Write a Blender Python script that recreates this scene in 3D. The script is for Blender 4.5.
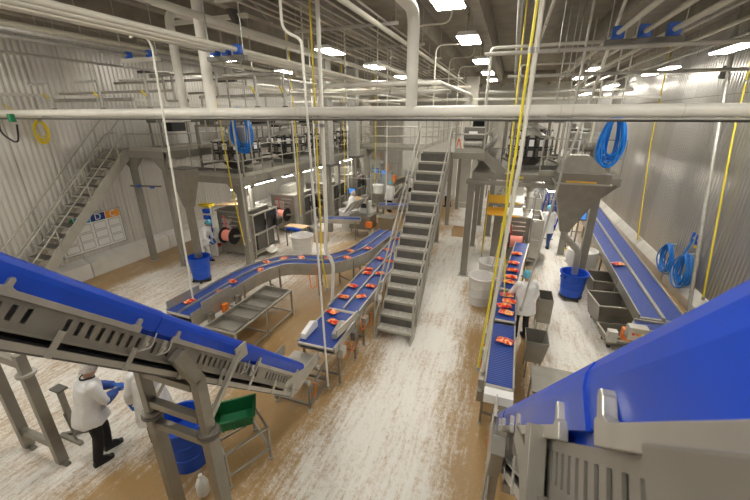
import bpy, bmesh, math, random
from mathutils import Vector, Matrix
random.seed(7)
R_ = math.radians
for o in list(bpy.data.objects): bpy.data.objects.remove(o)
sc = bpy.context.scene
C = sc.collection
# ------------------------------------------------------------------ camera, world, exposure
cd = bpy.data.cameras.new('camera'); cam = bpy.data.objects.new('camera', cd); C.objects.link(cam)
cam.location = (0, 0, 5.0); cam.rotation_euler = (R_(90-20.5), 0, R_(19.9))
cd.lens = 357/750*36; cd.sensor_width = 36; cd.clip_start = .02
cd.dof.use_dof = True; cd.dof.focus_distance = 7.5; cd.dof.aperture_fstop = 5.0
sc.camera = cam
w = bpy.data.worlds.new('world'); sc.world = w; w.use_nodes = True
w.node_tree.nodes['Background'].inputs[0].default_value = (.8, .8, .78, 1)
w.node_tree.nodes['Background'].inputs[1].default_value = .35
sc.view_settings.view_transform = 'Standard'; sc.view_settings.look = 'None'
sc.view_settings.gamma = 1; sc.view_settings.use_curve_mapping = False
sc.view_settings.exposure = 0.0
LIGHT = 47.0          # radiance of the ceiling fittings

# ------------------------------------------------------------------ materials
M = {}
def mat(name, col, rough=.5, metal=0, noise=0, nscale=8, bump=0, bscale=60, emit=0, alpha=1, trans=0, stretch=None, spec=.5, rand=0):
    m = bpy.data.materials.new(name); m.use_nodes = True
    nt = m.node_tree; b = nt.nodes['Principled BSDF']
    c = tuple(col)+(1,)
    b.inputs['Base Color'].default_value = c
    b.inputs['Roughness'].default_value = rough; b.inputs['Metallic'].default_value = metal
    b.inputs['Specular IOR Level'].default_value = spec
    if trans: b.inputs['Transmission Weight'].default_value = trans
    if alpha < 1: b.inputs['Alpha'].default_value = alpha
    if emit:
        b.inputs['Emission Color'].default_value = c; b.inputs['Emission Strength'].default_value = emit
    if noise or bump:
        tc = nt.nodes.new('ShaderNodeTexCoord'); mp = nt.nodes.new('ShaderNodeMapping')
        nt.links.new(tc.outputs['Object'], mp.inputs[0])
        if stretch: mp.inputs['Scale'].default_value = stretch
    if noise:
        n = nt.nodes.new('ShaderNodeTexNoise'); n.inputs['Scale'].default_value = nscale; n.inputs['Detail'].default_value = 6
        nt.links.new(mp.outputs[0], n.inputs['Vector'])
        r = nt.nodes.new('ShaderNodeMapRange'); r.inputs[1].default_value = .3; r.inputs[2].default_value = .7
        r.inputs[3].default_value = 1-noise; r.inputs[4].default_value = 1+noise
        nt.links.new(n.outputs['Fac'], r.inputs[0])
        v = nt.nodes.new('ShaderNodeVectorMath'); v.operation = 'SCALE'; v.inputs[0].default_value = col
        if rand:
            oi = nt.nodes.new('ShaderNodeObjectInfo'); r3 = nt.nodes.new('ShaderNodeMapRange'); r3.inputs[3].default_value = 1-rand; r3.inputs[4].default_value = 1+rand
            nt.links.new(oi.outputs['Random'], r3.inputs[0]); mu = nt.nodes.new('ShaderNodeMath'); mu.operation = 'MULTIPLY'
            nt.links.new(r.outputs[0], mu.inputs[0]); nt.links.new(r3.outputs[0], mu.inputs[1]); nt.links.new(mu.outputs[0], v.inputs['Scale'])
        else: nt.links.new(r.outputs[0], v.inputs['Scale'])
        nt.links.new(v.outputs[0], b.inputs['Base Color'])
        r2 = nt.nodes.new('ShaderNodeMapRange'); r2.inputs[3].default_value = max(.05, rough-noise*.6); r2.inputs[4].default_value = min(1, rough+noise*.6)
        nt.links.new(n.outputs['Fac'], r2.inputs[0]); nt.links.new(r2.outputs[0], b.inputs['Roughness'])
    if bump:
        n2 = nt.nodes.new('ShaderNodeTexNoise'); n2.inputs['Scale'].default_value = bscale; n2.inputs['Detail'].default_value = 4
        nt.links.new(mp.outputs[0], n2.inputs['Vector'])
        bp = nt.nodes.new('ShaderNodeBump'); bp.inputs['Strength'].default_value = bump; bp.inputs['Distance'].default_value = .01
        nt.links.new(n2.outputs['Fac'], bp.inputs['Height']); nt.links.new(bp.outputs[0], b.inputs['Normal'])
    M[name] = m
    return m
mat('steel', (.29, .272, .235), .40, .6, .10, 5)
mat('steel_dark', (.16, .155, .14), .45, .5, .12, 5)
mat('steel_light', (.47, .45, .40), .36, .6, .08, 6)
mat('platform_paint', (.28, .262, .222), .55, .15, .08, 3)
mat('stair_paint', (.40, .38, .325), .5, .2, .08, 3)
mat('tread', (.50, .48, .43), .6, .2, .25, 14, .3, 90)
mat('pipe_white', (.80, .78, .70), .45, 0, .05, 4)
mat('pipe_cream', (.72, .69, .58), .45, 0, .06, 4)
mat('pipe_grey', (.52, .50, .45), .45, .3, .1, 5)
mat('galv', (.48, .47, .43), .42, .55, .15, 10)
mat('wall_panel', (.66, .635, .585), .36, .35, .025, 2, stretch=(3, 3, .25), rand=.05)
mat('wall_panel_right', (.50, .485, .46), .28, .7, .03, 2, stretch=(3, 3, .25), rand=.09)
mat('concrete', (.31, .28, .23), .85, 0, .16, 2.5, .3, 25)
mat('concrete_light', (.55, .52, .46), .8, 0, .1, 3, .2, 25)
mat('curb', (.70, .68, .63), .6, 0, .08, 3)
mat('backwall', (.62, .60, .54), .6, 0, .05, 2)
mat('blue_guard', (.004, .06, .52), .36, 0, .12, 3, stretch=(1, 1, 1))
mat('blue_bin', (.006, .075, .52), .38, 0, .08, 6)
mat('blue_hose', (.01, .22, .72), .4)
mat('blue_clamp', (.02, .12, .6), .4)
mat('blue_tape', (.01, .05, .5), .45)
mat('yellow', (.80, .62, .03), .45)
mat('yellow_bright', (.88, .74, .06), .4)
mat('orange', (.85, .22, .03), .45)
mat('orange_tray', (.85, .48, .05), .5)
mat('red', (.6, .03, .03), .4)
mat('film_pink', (.85, .30, .24), .35)
mat('black', (.012, .012, .013), .5)
mat('rubber', (.03, .03, .032), .7)
mat('white_plastic', (.82, .82, .80), .4)
mat('bag_liner', (.85, .83, .80), .45, trans=.25)
mat('green', (.008, .16, .055), .45, 0, .1, 8)
mat('coat', (.80, .80, .80), .8, 0, .06, 9, .5, 14)
mat('trousers', (.014, .014, .017), .85)
mat('jeans', (.05, .10, .22), .85)
mat('skin', (.52, .30, .20), .55)
mat('hair_net', (.50, .47, .44), .8, 0, .25, 40)
mat('hair_net_blue', (.12, .42, .55), .8, 0, .2, 40)
mat('glove', (.015, .12, .5), .45)
mat('sleeve_blue', (.02, .07, .32), .5)
mat('screen', (.05, .25, .75), .3, emit=.6)
mat('glass', (.75, .78, .78), .12, 0, trans=.6)
mat('dark_window', (.035, .035, .035), .15)
mat('paper', (.82, .82, .79), .7)
mat('board_blue', (.03, .35, .65), .6)
mat('board_navy', (.015, .06, .28), .6)
mat('board_orange', (.9, .35, .03), .6)
mat('cardboard', (.60, .42, .24), .8)
mat('jug', (.85, .85, .82), .4, trans=.2)
mat('lamp', (1, .955, .87), .5, emit=LIGHT)
mat('crown_body', (.56, .55, .52), .35, .5)

def belt_material():
    m = bpy.data.materials.new('blue_belt'); m.use_nodes = True; nt = m.node_tree; b = nt.nodes['Principled BSDF']
    tc = nt.nodes.new('ShaderNodeTexCoord')
    wv = nt.nodes.new('ShaderNodeTexWave'); wv.wave_type = 'BANDS'; wv.bands_direction = 'Y'; wv.inputs['Scale'].default_value = 6.3
    nt.links.new(tc.outputs['Object'], wv.inputs['Vector'])
    cr = nt.nodes.new('ShaderNodeMix'); cr.data_type = 'RGBA'
    cr.inputs[6].default_value = (.010, .033, .19, 1); cr.inputs[7].default_value = (.015, .06, .33, 1)
    nt.links.new(wv.outputs['Fac'], cr.inputs[0]); nt.links.new(cr.outputs[2], b.inputs['Base Color'])
    bp = nt.nodes.new('ShaderNodeBump'); bp.inputs['Strength'].default_value = .4; bp.inputs['Distance'].default_value = .01
    nt.links.new(wv.outputs['Fac'], bp.inputs['Height']); nt.links.new(bp.outputs[0], b.inputs['Normal'])
    b.inputs['Roughness'].default_value = .4
    M['blue_belt'] = m
belt_material()

def bag_material():
    m = bpy.data.materials.new('snack_bag'); m.use_nodes = True; nt = m.node_tree; b = nt.nodes['Principled BSDF']
    tc = nt.nodes.new('ShaderNodeTexCoord'); oi = nt.nodes.new('ShaderNodeObjectInfo')
    ad = nt.nodes.new('ShaderNodeVectorMath'); ad.operation = 'ADD'
    nt.links.new(tc.outputs['Object'], ad.inputs[0]); nt.links.new(oi.outputs['Random'], ad.inputs[1])
    n = nt.nodes.new('ShaderNodeTexNoise'); n.inputs['Scale'].default_value = 11; n.inputs['Detail'].default_value = 2
    nt.links.new(ad.outputs[0], n.inputs['Vector'])
    r = nt.nodes.new('ShaderNodeValToRGB'); r.color_ramp.interpolation = 'CONSTANT'
    e = r.color_ramp.elements; e[0].position = 0; e[0].color = (.55, .02, .015, 1); e[1].position = .47; e[1].color = (.85, .16, .03, 1)
    x = e.new(.56); x.color = (.85, .55, .22, 1); x = e.new(.64); x.color = (.75, .06, .03, 1)
    nt.links.new(n.outputs['Fac'], r.inputs[0]); nt.links.new(r.outputs[0], b.inputs['Base Color'])
    b.inputs['Roughness'].default_value = .3
    M['snack_bag'] = m
bag_material()

def floor_material():
    m = bpy.data.materials.new('floor_epoxy'); m.use_nodes = True; nt = m.node_tree; N = nt.nodes; L = nt.links
    b = N['Principled BSDF']
    tc = N.new('ShaderNodeTexCoord'); sx = N.new('ShaderNodeSeparateXYZ'); L.new(tc.outputs['Object'], sx.inputs[0])
    def math_(op, a, b_=None, c=None, clamp=False):
        n = N.new('ShaderNodeMath'); n.operation = op; n.use_clamp = clamp
        for i, v in enumerate((a, b_, c)):
            if v is None: continue
            if isinstance(v, (int, float)): n.inputs[i].default_value = v
            else: L.new(v, n.inputs[i])
        return n.outputs[0]
    def noise(scale, stretch, detail=6, rough=.6, dist=0):
        mp = N.new('ShaderNodeMapping'); mp.inputs['Scale'].default_value = stretch
        L.new(tc.outputs['Object'], mp.inputs[0])
        n = N.new('ShaderNodeTexNoise'); n.inputs['Scale'].default_value = scale; n.inputs['Detail'].default_value = detail
        n.inputs['Roughness'].default_value = rough; n.inputs['Distortion'].default_value = dist
        L.new(mp.outputs[0], n.inputs['Vector']); return n.outputs['Fac']
    big = noise(.55, (1, 1, 1), 4, .6, .3)
    warp = math_('MULTIPLY', math_('SUBTRACT', noise(.5, (1, .5, 1), 4), .5), 2.2)
    X = math_('ADD', sx.outputs[0], warp); Y = sx.outputs[1]
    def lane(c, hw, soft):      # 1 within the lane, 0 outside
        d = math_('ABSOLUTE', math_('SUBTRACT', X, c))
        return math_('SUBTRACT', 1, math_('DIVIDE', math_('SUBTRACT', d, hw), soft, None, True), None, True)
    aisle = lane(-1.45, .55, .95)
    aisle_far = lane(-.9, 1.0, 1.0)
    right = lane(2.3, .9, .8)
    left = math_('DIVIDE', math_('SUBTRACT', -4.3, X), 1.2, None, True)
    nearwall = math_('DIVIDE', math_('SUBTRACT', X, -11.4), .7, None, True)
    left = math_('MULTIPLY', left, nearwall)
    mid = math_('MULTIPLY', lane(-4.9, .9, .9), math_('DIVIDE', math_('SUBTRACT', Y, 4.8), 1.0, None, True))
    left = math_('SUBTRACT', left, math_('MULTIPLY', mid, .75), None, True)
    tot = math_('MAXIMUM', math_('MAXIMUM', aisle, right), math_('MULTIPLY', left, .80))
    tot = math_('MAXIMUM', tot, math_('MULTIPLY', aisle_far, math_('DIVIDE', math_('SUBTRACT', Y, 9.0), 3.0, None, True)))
    streak = noise(1.7, (6.5, .7, 1), 10, .72, .6)
    speck = noise(13, (1.3, .9, 1), 10, .8, .3)
    fine = noise(48, (1.2, .8, 1), 6, .8)
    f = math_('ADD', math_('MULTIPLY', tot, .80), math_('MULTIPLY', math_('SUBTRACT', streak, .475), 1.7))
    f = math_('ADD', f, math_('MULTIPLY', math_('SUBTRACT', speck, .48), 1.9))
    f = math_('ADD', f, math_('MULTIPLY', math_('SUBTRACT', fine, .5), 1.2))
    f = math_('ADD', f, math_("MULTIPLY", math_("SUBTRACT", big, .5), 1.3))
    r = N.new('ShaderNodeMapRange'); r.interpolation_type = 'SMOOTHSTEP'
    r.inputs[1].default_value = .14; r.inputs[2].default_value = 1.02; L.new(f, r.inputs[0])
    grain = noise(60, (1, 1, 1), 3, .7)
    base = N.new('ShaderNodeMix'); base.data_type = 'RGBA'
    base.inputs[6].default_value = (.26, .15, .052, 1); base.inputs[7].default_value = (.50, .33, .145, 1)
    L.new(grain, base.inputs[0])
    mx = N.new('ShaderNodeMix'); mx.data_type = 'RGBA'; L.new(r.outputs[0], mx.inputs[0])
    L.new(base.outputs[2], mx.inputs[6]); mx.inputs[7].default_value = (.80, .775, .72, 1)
    L.new(mx.outputs[2], b.inputs['Base Color'])
    rr = N.new('ShaderNodeMapRange'); rr.inputs[3].default_value = .34; rr.inputs[4].default_value = .8
    L.new(r.outputs[0], rr.inputs[0]); L.new(rr.outputs[0], b.inputs['Roughness'])
    bp = N.new('ShaderNodeBump'); bp.inputs['Strength'].default_value = .25; bp.inputs['Distance'].default_value = .01
    L.new(speck, bp.inputs['Height']); L.new(bp.outputs[0], b.inputs['Normal'])
    M['floor'] = m
floor_material()

# ------------------------------------------------------------------ mesh helpers
BASE = {}
Z3 = Vector((0, 0, 1))
class MB:
    def __init__(s): s.v = []; s.f = []
    def add(s, vs, fs):
        k = len(s.v); s.v += [tuple(p) for p in vs]; s.f += [tuple(i+k for i in f) for f in fs]; return s
    def box(s, c, d, rot=None):
        c = Vector(c); vs = []
        for x in (-.5, .5):
            for y in (-.5, .5):
                for z in (-.5, .5):
                    p = Vector((x*d[0], y*d[1], z*d[2]))
                    if rot is not None: p = rot @ p
                    vs.append(c+p)
        return s.add(vs, [(0, 1, 3, 2), (4, 6, 7, 5), (0, 4, 5, 1), (2, 3, 7, 6), (0, 2, 6, 4), (1, 5, 7, 3)])
    def bb(s, x0, x1, y0, y1, z0, z1): return s.box(((x0+x1)/2, (y0+y1)/2, (z0+z1)/2), (x1-x0, y1-y0, z1-z0))
    def bar(s, p, q, w_, h=None, up=Z3):
        h = h or w_; p = Vector(p); q = Vector(q); d = (q-p).normalized()
        if abs(d.dot(up)) > .99: up = Vector((0, 1, 0))
        a = d.cross(up).normalized(); b = a.cross(d)
        vs = []
        for e in (p, q):
            for i, j in ((-1, -1), (1, -1), (1, 1), (-1, 1)): vs.append(e+a*(i*w_/2)+b*(j*h/2))
        return s.add(vs, [(0, 3, 2, 1), (4, 5, 6, 7)]+[(i, (i+1) % 4, (i+1) % 4+4, i+4) for i in range(4)])
    def cyl(s, p, q, r, r2=None, n=12):
        r2 = r if r2 is None else r2
        p = Vector(p); q = Vector(q); d = (q-p).normalized(); a = d.orthogonal().normalized(); b = d.cross(a)
        vs = []
        for e, rr in ((p, r), (q, r2)):
            for i in range(n):
                t = 2*math.pi*i/n; vs.append(e+(a*math.cos(t)+b*math.sin(t))*rr)
        return s.add(vs, [tuple(range(n))[::-1], tuple(range(n, 2*n))]+[(i, (i+1) % n, (i+1) % n+n, i+n) for i in range(n)])
    def tube(s, pts, r, n=8, closed=False, radii=None):
        P = [Vector(p) for p in pts]; m = len(P); vs = []
        a = None
        for i in range(m):
            if closed: d = P[(i+1) % m]-P[i-1]
            else: d = P[min(i+1, m-1)]-P[max(i-1, 0)]
            d.normalize()
            if a is None: a = d.orthogonal().normalized()
            else:
                a = a-d*a.dot(d); a = a.normalized() if a.length > 1e-6 else d.orthogonal().normalized()
            b = d.cross(a); rr = radii[i] if radii else r
            for k in range(n):
                t = 2*math.pi*k/n; vs.append(P[i]+(a*math.cos(t)+b*math.sin(t))*rr)
        fs = []
        for i in range(m if closed else m-1):
            j = (i+1) % m
            for k in range(n): fs.append((i*n+k, i*n+(k+1) % n, j*n+(k+1) % n, j*n+k))
        if not closed: fs += [tuple(range(n))[::-1], tuple(range((m-1)*n, m*n))]
        return s.add(vs, fs)
    def lathe(s, prof, c=(0, 0, 0), n=20):
        vs = []; fs = []; m = len(prof)
        for r, z in prof:
            for k in range(n):
                t = 2*math.pi*k/n; vs.append((c[0]+r*math.cos(t), c[1]+r*math.sin(t), c[2]+z))
        for i in range(m-1):
            for k in range(n): fs.append((i*n+k, i*n+(k+1) % n, (i+1)*n+(k+1) % n, (i+1)*n+k))
        fs.append(tuple(range(n))[::-1]); fs.append(tuple(range((m-1)*n, m*n)))
        return s.add(vs, fs)
    def prism(s, poly, a, b, ax='x'):
        n = len(poly); vs = []
        for t in (a, b):
            for u, v in poly: vs.append({'x': (t, u, v), 'y': (u, t, v), 'z': (u, v, t)}[ax])
        return s.add(vs, [tuple(range(n)), tuple(range(n, 2*n))[::-1]]+[(i, (i+1) % n, (i+1) % n+n, i+n) for i in range(n)])
    def ell(s, c, r, nu=14, nv=9, rot=None):
        vs = []; fs = []; c = Vector(c)
        for i in range(nv+1):
            ph = math.pi*i/nv
            for k in range(nu):
                t = 2*math.pi*k/nu
                p = Vector((r[0]*math.sin(ph)*math.cos(t), r[1]*math.sin(ph)*math.sin(t), r[2]*math.cos(ph)))
                if rot is not None: p = rot @ p
                vs.append(c+p)
        for i in range(nv):
            for k in range(nu): fs.append((i*nu+k, i*nu+(k+1) % nu, (i+1)*nu+(k+1) % nu, (i+1)*nu+k))
        return s.add(vs, fs)
    def loft(s, rings):
        n = len(rings[0]); vs = [p for r in rings for p in r]; fs = []
        for i in range(len(rings)-1):
            for k in range(n): fs.append((i*n+k, i*n+(k+1) % n, (i+1)*n+(k+1) % n, (i+1)*n+k))
        fs += [tuple(range(n))[::-1], tuple(range((len(rings)-1)*n, len(rings)*n))]
        return s.add(vs, fs)
    def mesh(s, name, off=(0, 0, 0), smooth=False):
        me = bpy.data.meshes.new(name)
        me.from_pydata([(p[0]-off[0], p[1]-off[1], p[2]-off[2]) for p in s.v], [], s.f)
        bm = bmesh.new(); bm.from_mesh(me)
        bmesh.ops.remove_doubles(bm, verts=bm.verts, dist=1e-5)
        bmesh.ops.recalc_face_normals(bm, faces=bm.faces); bm.to_mesh(me); bm.free()
        if smooth:
            me.polygons.foreach_set('use_smooth', [True]*len(me.polygons))
            try: me.set_sharp_from_angle(angle=R_(40))
            except Exception: pass
        return me
    def build(s, name, m, parent=None, smooth=False, bevel=0, base=None):
        b = BASE.get(parent.name, Vector()) if parent else Vector(base or (0, 0, 0))
        me = s.mesh(name, b, smooth); me.materials.append(M[m])
        o = bpy.data.objects.new(name, me); C.objects.link(o)
        if parent: o.parent = parent
        else: o.location = b
        BASE[o.name] = b
        if bevel:
            bv = o.modifiers.new('bevel', 'BEVEL'); bv.width = bevel; bv.segments = 2; bv.limit_method = 'ANGLE'
        return o
USED = {}
def tag(o, label, cat, group=None):
    o['label'] = label; o['category'] = cat
    if group: o['group'] = group
    return o
def T(name, label, cat, base=(0, 0, 0), group=None):
    o = bpy.data.objects.new(name, None); C.objects.link(o); o.location = base; o.empty_display_size = .1
    BASE[o.name] = Vector(base)
    return tag(o, label, cat, group)
def S(o): o['kind'] = 'structure'; return o
def copy_tree(o, parent=None):
    c = o.copy(); C.objects.link(c)
    if parent: c.parent = parent
    BASE[c.name] = Vector()
    for ch in [x for x in o.children]: copy_tree(ch, c)
    return c
def dup(o, loc, rz=0, label=None, scale=None):
    c = copy_tree(o); c.location = loc; c.rotation_euler = (0, 0, rz)
    if label: c['label'] = label
    if scale: c.scale = scale
    return c
def share(name, me, parent, loc, rz=0):
    o = bpy.data.objects.new(name, me); C.objects.link(o); o.parent = parent; o.location = Vector(loc)-BASE[parent.name]; o.rotation_euler[2] = rz
    BASE[o.name] = Vector(loc); return o
def fillet(pts, rad=.1, k=4):
    P = [Vector(p) for p in pts]; out = [P[0]]
    for i in range(1, len(P)-1):
        a, b, c = P[i-1], P[i], P[i+1]; r = min(rad, (a-b).length*.45, (c-b).length*.45)
        p = b+(a-b).normalized()*r; q = b+(c-b).normalized()*r
        for j in range(k+1):
            t = j/k; out.append((1-t)**2*p+2*t*(1-t)*b+t*t*q)
    return out+[P[-1]]
ORD = ['nearest', 'second nearest', 'third nearest', 'fourth nearest', 'fifth nearest', 'sixth nearest', 'seventh nearest', 'eighth nearest', 'ninth nearest']

# ================================================================== SETTING
XL, XR, YB, YF, ZC = -12.8, 5.4, -5.0, 31.0, 7.6
S(MB().bb(XL-.3, XR+.3, YB, YF, -.2, 0).build('floor', 'floor'))
ceil = S(MB().bb(XL-.3, XR+.3, YB, YF, ZC, ZC+.25).build('ceiling', 'concrete'))
stem = MB().prism([(-.11, 7.12), (.11, 7.12), (.17, ZC), (-.17, ZC)], YB, YF, 'y').mesh('beam'); stem.materials.append(M['concrete'])
for k in range(-7, 5): share('beam', stem, ceil, (-1.0+1.62*k, 0, 0))
girder = MB().bb(XL, XR, -.3, .3, 6.95, ZC).mesh('girder'); girder.materials.append(M['concrete'])
for y in (26.0,): share('girder', girder, ceil, (0, y, 0))

def panel_mesh(h0, h1, d, m):
    W = .90; n = 6; p = W/n; pts = []
    for i in range(n):
        y = i*p; pts += [(y+.003, 0), (y+p*.20, 0), (y+p*.42, d), (y+p*.74, d), (y+p*.96, 0)]
    pts += [(W-.003, 0)]
    b = MB()
    vs = []; fs = []
    for (y, x) in pts: vs += [(x, y, h0), (x, y, h1)]
    for i in range(len(pts)-1): fs.append((2*i, 2*i+1, 2*i+3, 2*i+2))
    b.add(vs, fs)
    me = b.mesh('panel'); me.materials.append(M[m]); return me
wl = S(MB().bb(XL-.3, XL-.02, YB, YF, 0, ZC).build('wall_left', 'concrete'))
wr = S(MB().bb(XR+.02, XR+.3, YB, YF, 0, ZC).build('wall_right', 'concrete'))
pl = panel_mesh(0, 5.55, .022, 'wall_panel'); pu = panel_mesh(5.57, 7.12, .022, 'wall_panel')
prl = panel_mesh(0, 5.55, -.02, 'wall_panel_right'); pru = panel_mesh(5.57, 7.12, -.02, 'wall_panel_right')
k = 0; y = -2.0
while y < YF-.5:
    share('panel', pl, wl, (XL, y, 0)); share('panel', pu, wl, (XL, y, 0))
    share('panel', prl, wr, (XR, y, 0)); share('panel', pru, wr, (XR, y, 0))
    y += .905
tb = MB().bb(XL, XL+.06, YB, YF, 5.52, 5.60); S(tb.build('trim_1', 'wall_panel'))
wb = S(MB().bb(XL-.3, XR+.3, YF, YF+.3, 0, ZC).build('wall_back', 'backwall'))
seam = MB().bb(-.6, .6, 30.96, 31.0, .0, 7.0).mesh('panel'); seam.materials.append(M['backwall'])
for k in range(15): share('panel', seam, wb, (XL+.65+k*1.215, 0, 0))
S(MB().bb(XL-.3, XR+.3, YB-.3, YB, 0, ZC).build('wall_front', 'backwall'))
# low curbs along both walls, in cast lengths
cl = S(MB().prism([(XL, 0), (XL+.34, 0), (XL+.34, .52), (XL+.04, .62), (XL, .62)], YB, YB+1, 'y').build('baseboard_left', 'curb'))
cm = MB().prism([(0, 0), (.34, 0), (.34, .50), (.05, .62), (0, .62)], 0, 2.96, 'y').mesh('curb_block'); cm.materials.append(M['curb'])
for k in range(11): share('curb_block', cm, cl, (XL+.031, -2+3.0*k, 0))
cr_ = S(MB().prism([(XR, 0), (XR-.25, 0), (XR-.25, .28), (XR-.04, .5), (XR, .5)], YB, YB+1, 'y').build('baseboard_right', 'curb'))
cm = MB().prism([(0, 0), (-.24, 0), (-.24, .26), (-.04, .5), (0, .5)], 0, 2.96, 'y').mesh('curb_block'); cm.materials.append(M['curb'])
for k in range(11): share('curb_block', cm, cr_, (XR-.029, -2+3.0*k, 0))
# beige enclosure deep in the hall
enc = T('enclosure', 'beige panelled enclosure standing deep in the hall behind the stairs', 'enclosure', (-4.4, 23.2, 0))
MB().bb(-6.4, -2.9, 23.0, 26.0, .1, 5.6).build('body', 'backwall', enc)
MB().bb(-6.5, -2.8, 22.9, 26.1, 0, .12).build('plinth', 'concrete_light', enc)
for k in range(4): MB().bb(-6.35+k*.86, -5.55+k*.86, 22.96, 23.0, .2, 5.5).build('panel', 'backwall', enc)

# concrete / clad columns
def column(x, y, wdt, z0, z1, label, m='concrete_light', lower=None):
    t = T('column', label, 'column', (x, y, 0))
    MB().bb(x-wdt/2, x+wdt/2, y-wdt/2, y+wdt/2, z0, z1).build('shaft', m, t)
    if lower:
        MB().bb(x-lower/2, x+lower/2, y-lower/2, y+lower/2, 0, z0).build('post', 'steel', t)
        MB().bb(x-wdt*.85, x+wdt*.85, y-wdt*.85, y+wdt*.85, z0-.09, z0).build('flange', 'steel_dark', t)
    else: MB().bb(x-wdt*.7, x+wdt*.7, y-wdt*.7, y+wdt*.7, 0, .3).build('plinth', 'concrete_light', t)
column(-2.2, 21.4, .62, 0, 6.95, 'square concrete column rising beside the aisle light row')
column(-7.35, 14.2, .46, 3.1, ZC, 'nearer of two grey clad columns on thin posts among the baggers', 'galv', .22)
column(-7.5, 17.6, .42, 3.1, ZC, 'farther of two grey clad columns on thin posts among the baggers', 'galv', .2)
column(-10.4, 27.0, .6, 0, 6.95, 'pale concrete column far back near the left wall')

# ------------------------------------------------------------------ ceiling lights
def make_light(L=1.2, W=.55):
    t = T('ceiling_light', 'x', 'light', (0, 0, 0), 'ceiling light fittings')
    MB().prism([(-W/2, 0), (W/2, 0), (W/2*.75, .10), (-W/2*.75, .10)], -L/2, L/2, 'y').build('housing', 'white_plastic', t)
    MB().bb(-W/2+.02, W/2-.02, -L/2+.03, L/2-.03, -.02, -.004).build('diffuser', 'lamp', t)
    for y in (-L*.35, L*.35): MB().cyl((0, y, .1), (0, y, .7), .006, n=5).build('hanger_rod', 'galv', t)
    return t
lp = make_light(); first = True
rows = [(-1.33, 'over the aisle beside the stairs', [-.8, 3.3, 7.3, 11.0, 15.2, 19.2, 22.9]),
        (-5.6, 'in the row over the middle conveyors', [-.8, 3.3, 11.4, 15.4, 19.6, 23.9]),
        (-9.95, 'in the row near the left wall', [-.8, 3.3, 11.4, 15.6, 19.7, 24.0]),
        (3.0, 'in the row near the right wall', [-.8, 3.3, 19.2, 23.2])]
for x, nm, ys in rows:
    for i, yy in enumerate(ys):
        lab = f'{ORD[i]} lit ceiling fitting {nm}'
        if first: lp.location = (x, yy, 6.9); lp['label'] = lab; first = False
        else: dup(lp, (x, yy, 6.9), 0, lab)
for i, y0 in enumerate((8.9, 13.7, 20.4, 27.0)):
    st = T('strip_light', f'{ORD[i]} long bright strip light hung low along the right wall', 'light', (4.2, y0+1.2, 6.35), 'strip lights along the right wall')
    MB().prism([(4.03, 6.35), (4.37, 6.35), (4.29, 6.45), (4.11, 6.45)], y0, y0+2.4, 'y').build('housing', 'white_plastic', st)
    MB().bb(4.04, 4.36, y0+.03, y0+2.37, 6.325, 6.346).build('diffuser', 'lamp', st)
    for yy in (y0+.4, y0+2): MB().cyl((4.2, yy, 6.45), (4.2, yy, ZC), .006, n=5).build('hanger_rod', 'galv', st)

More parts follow.
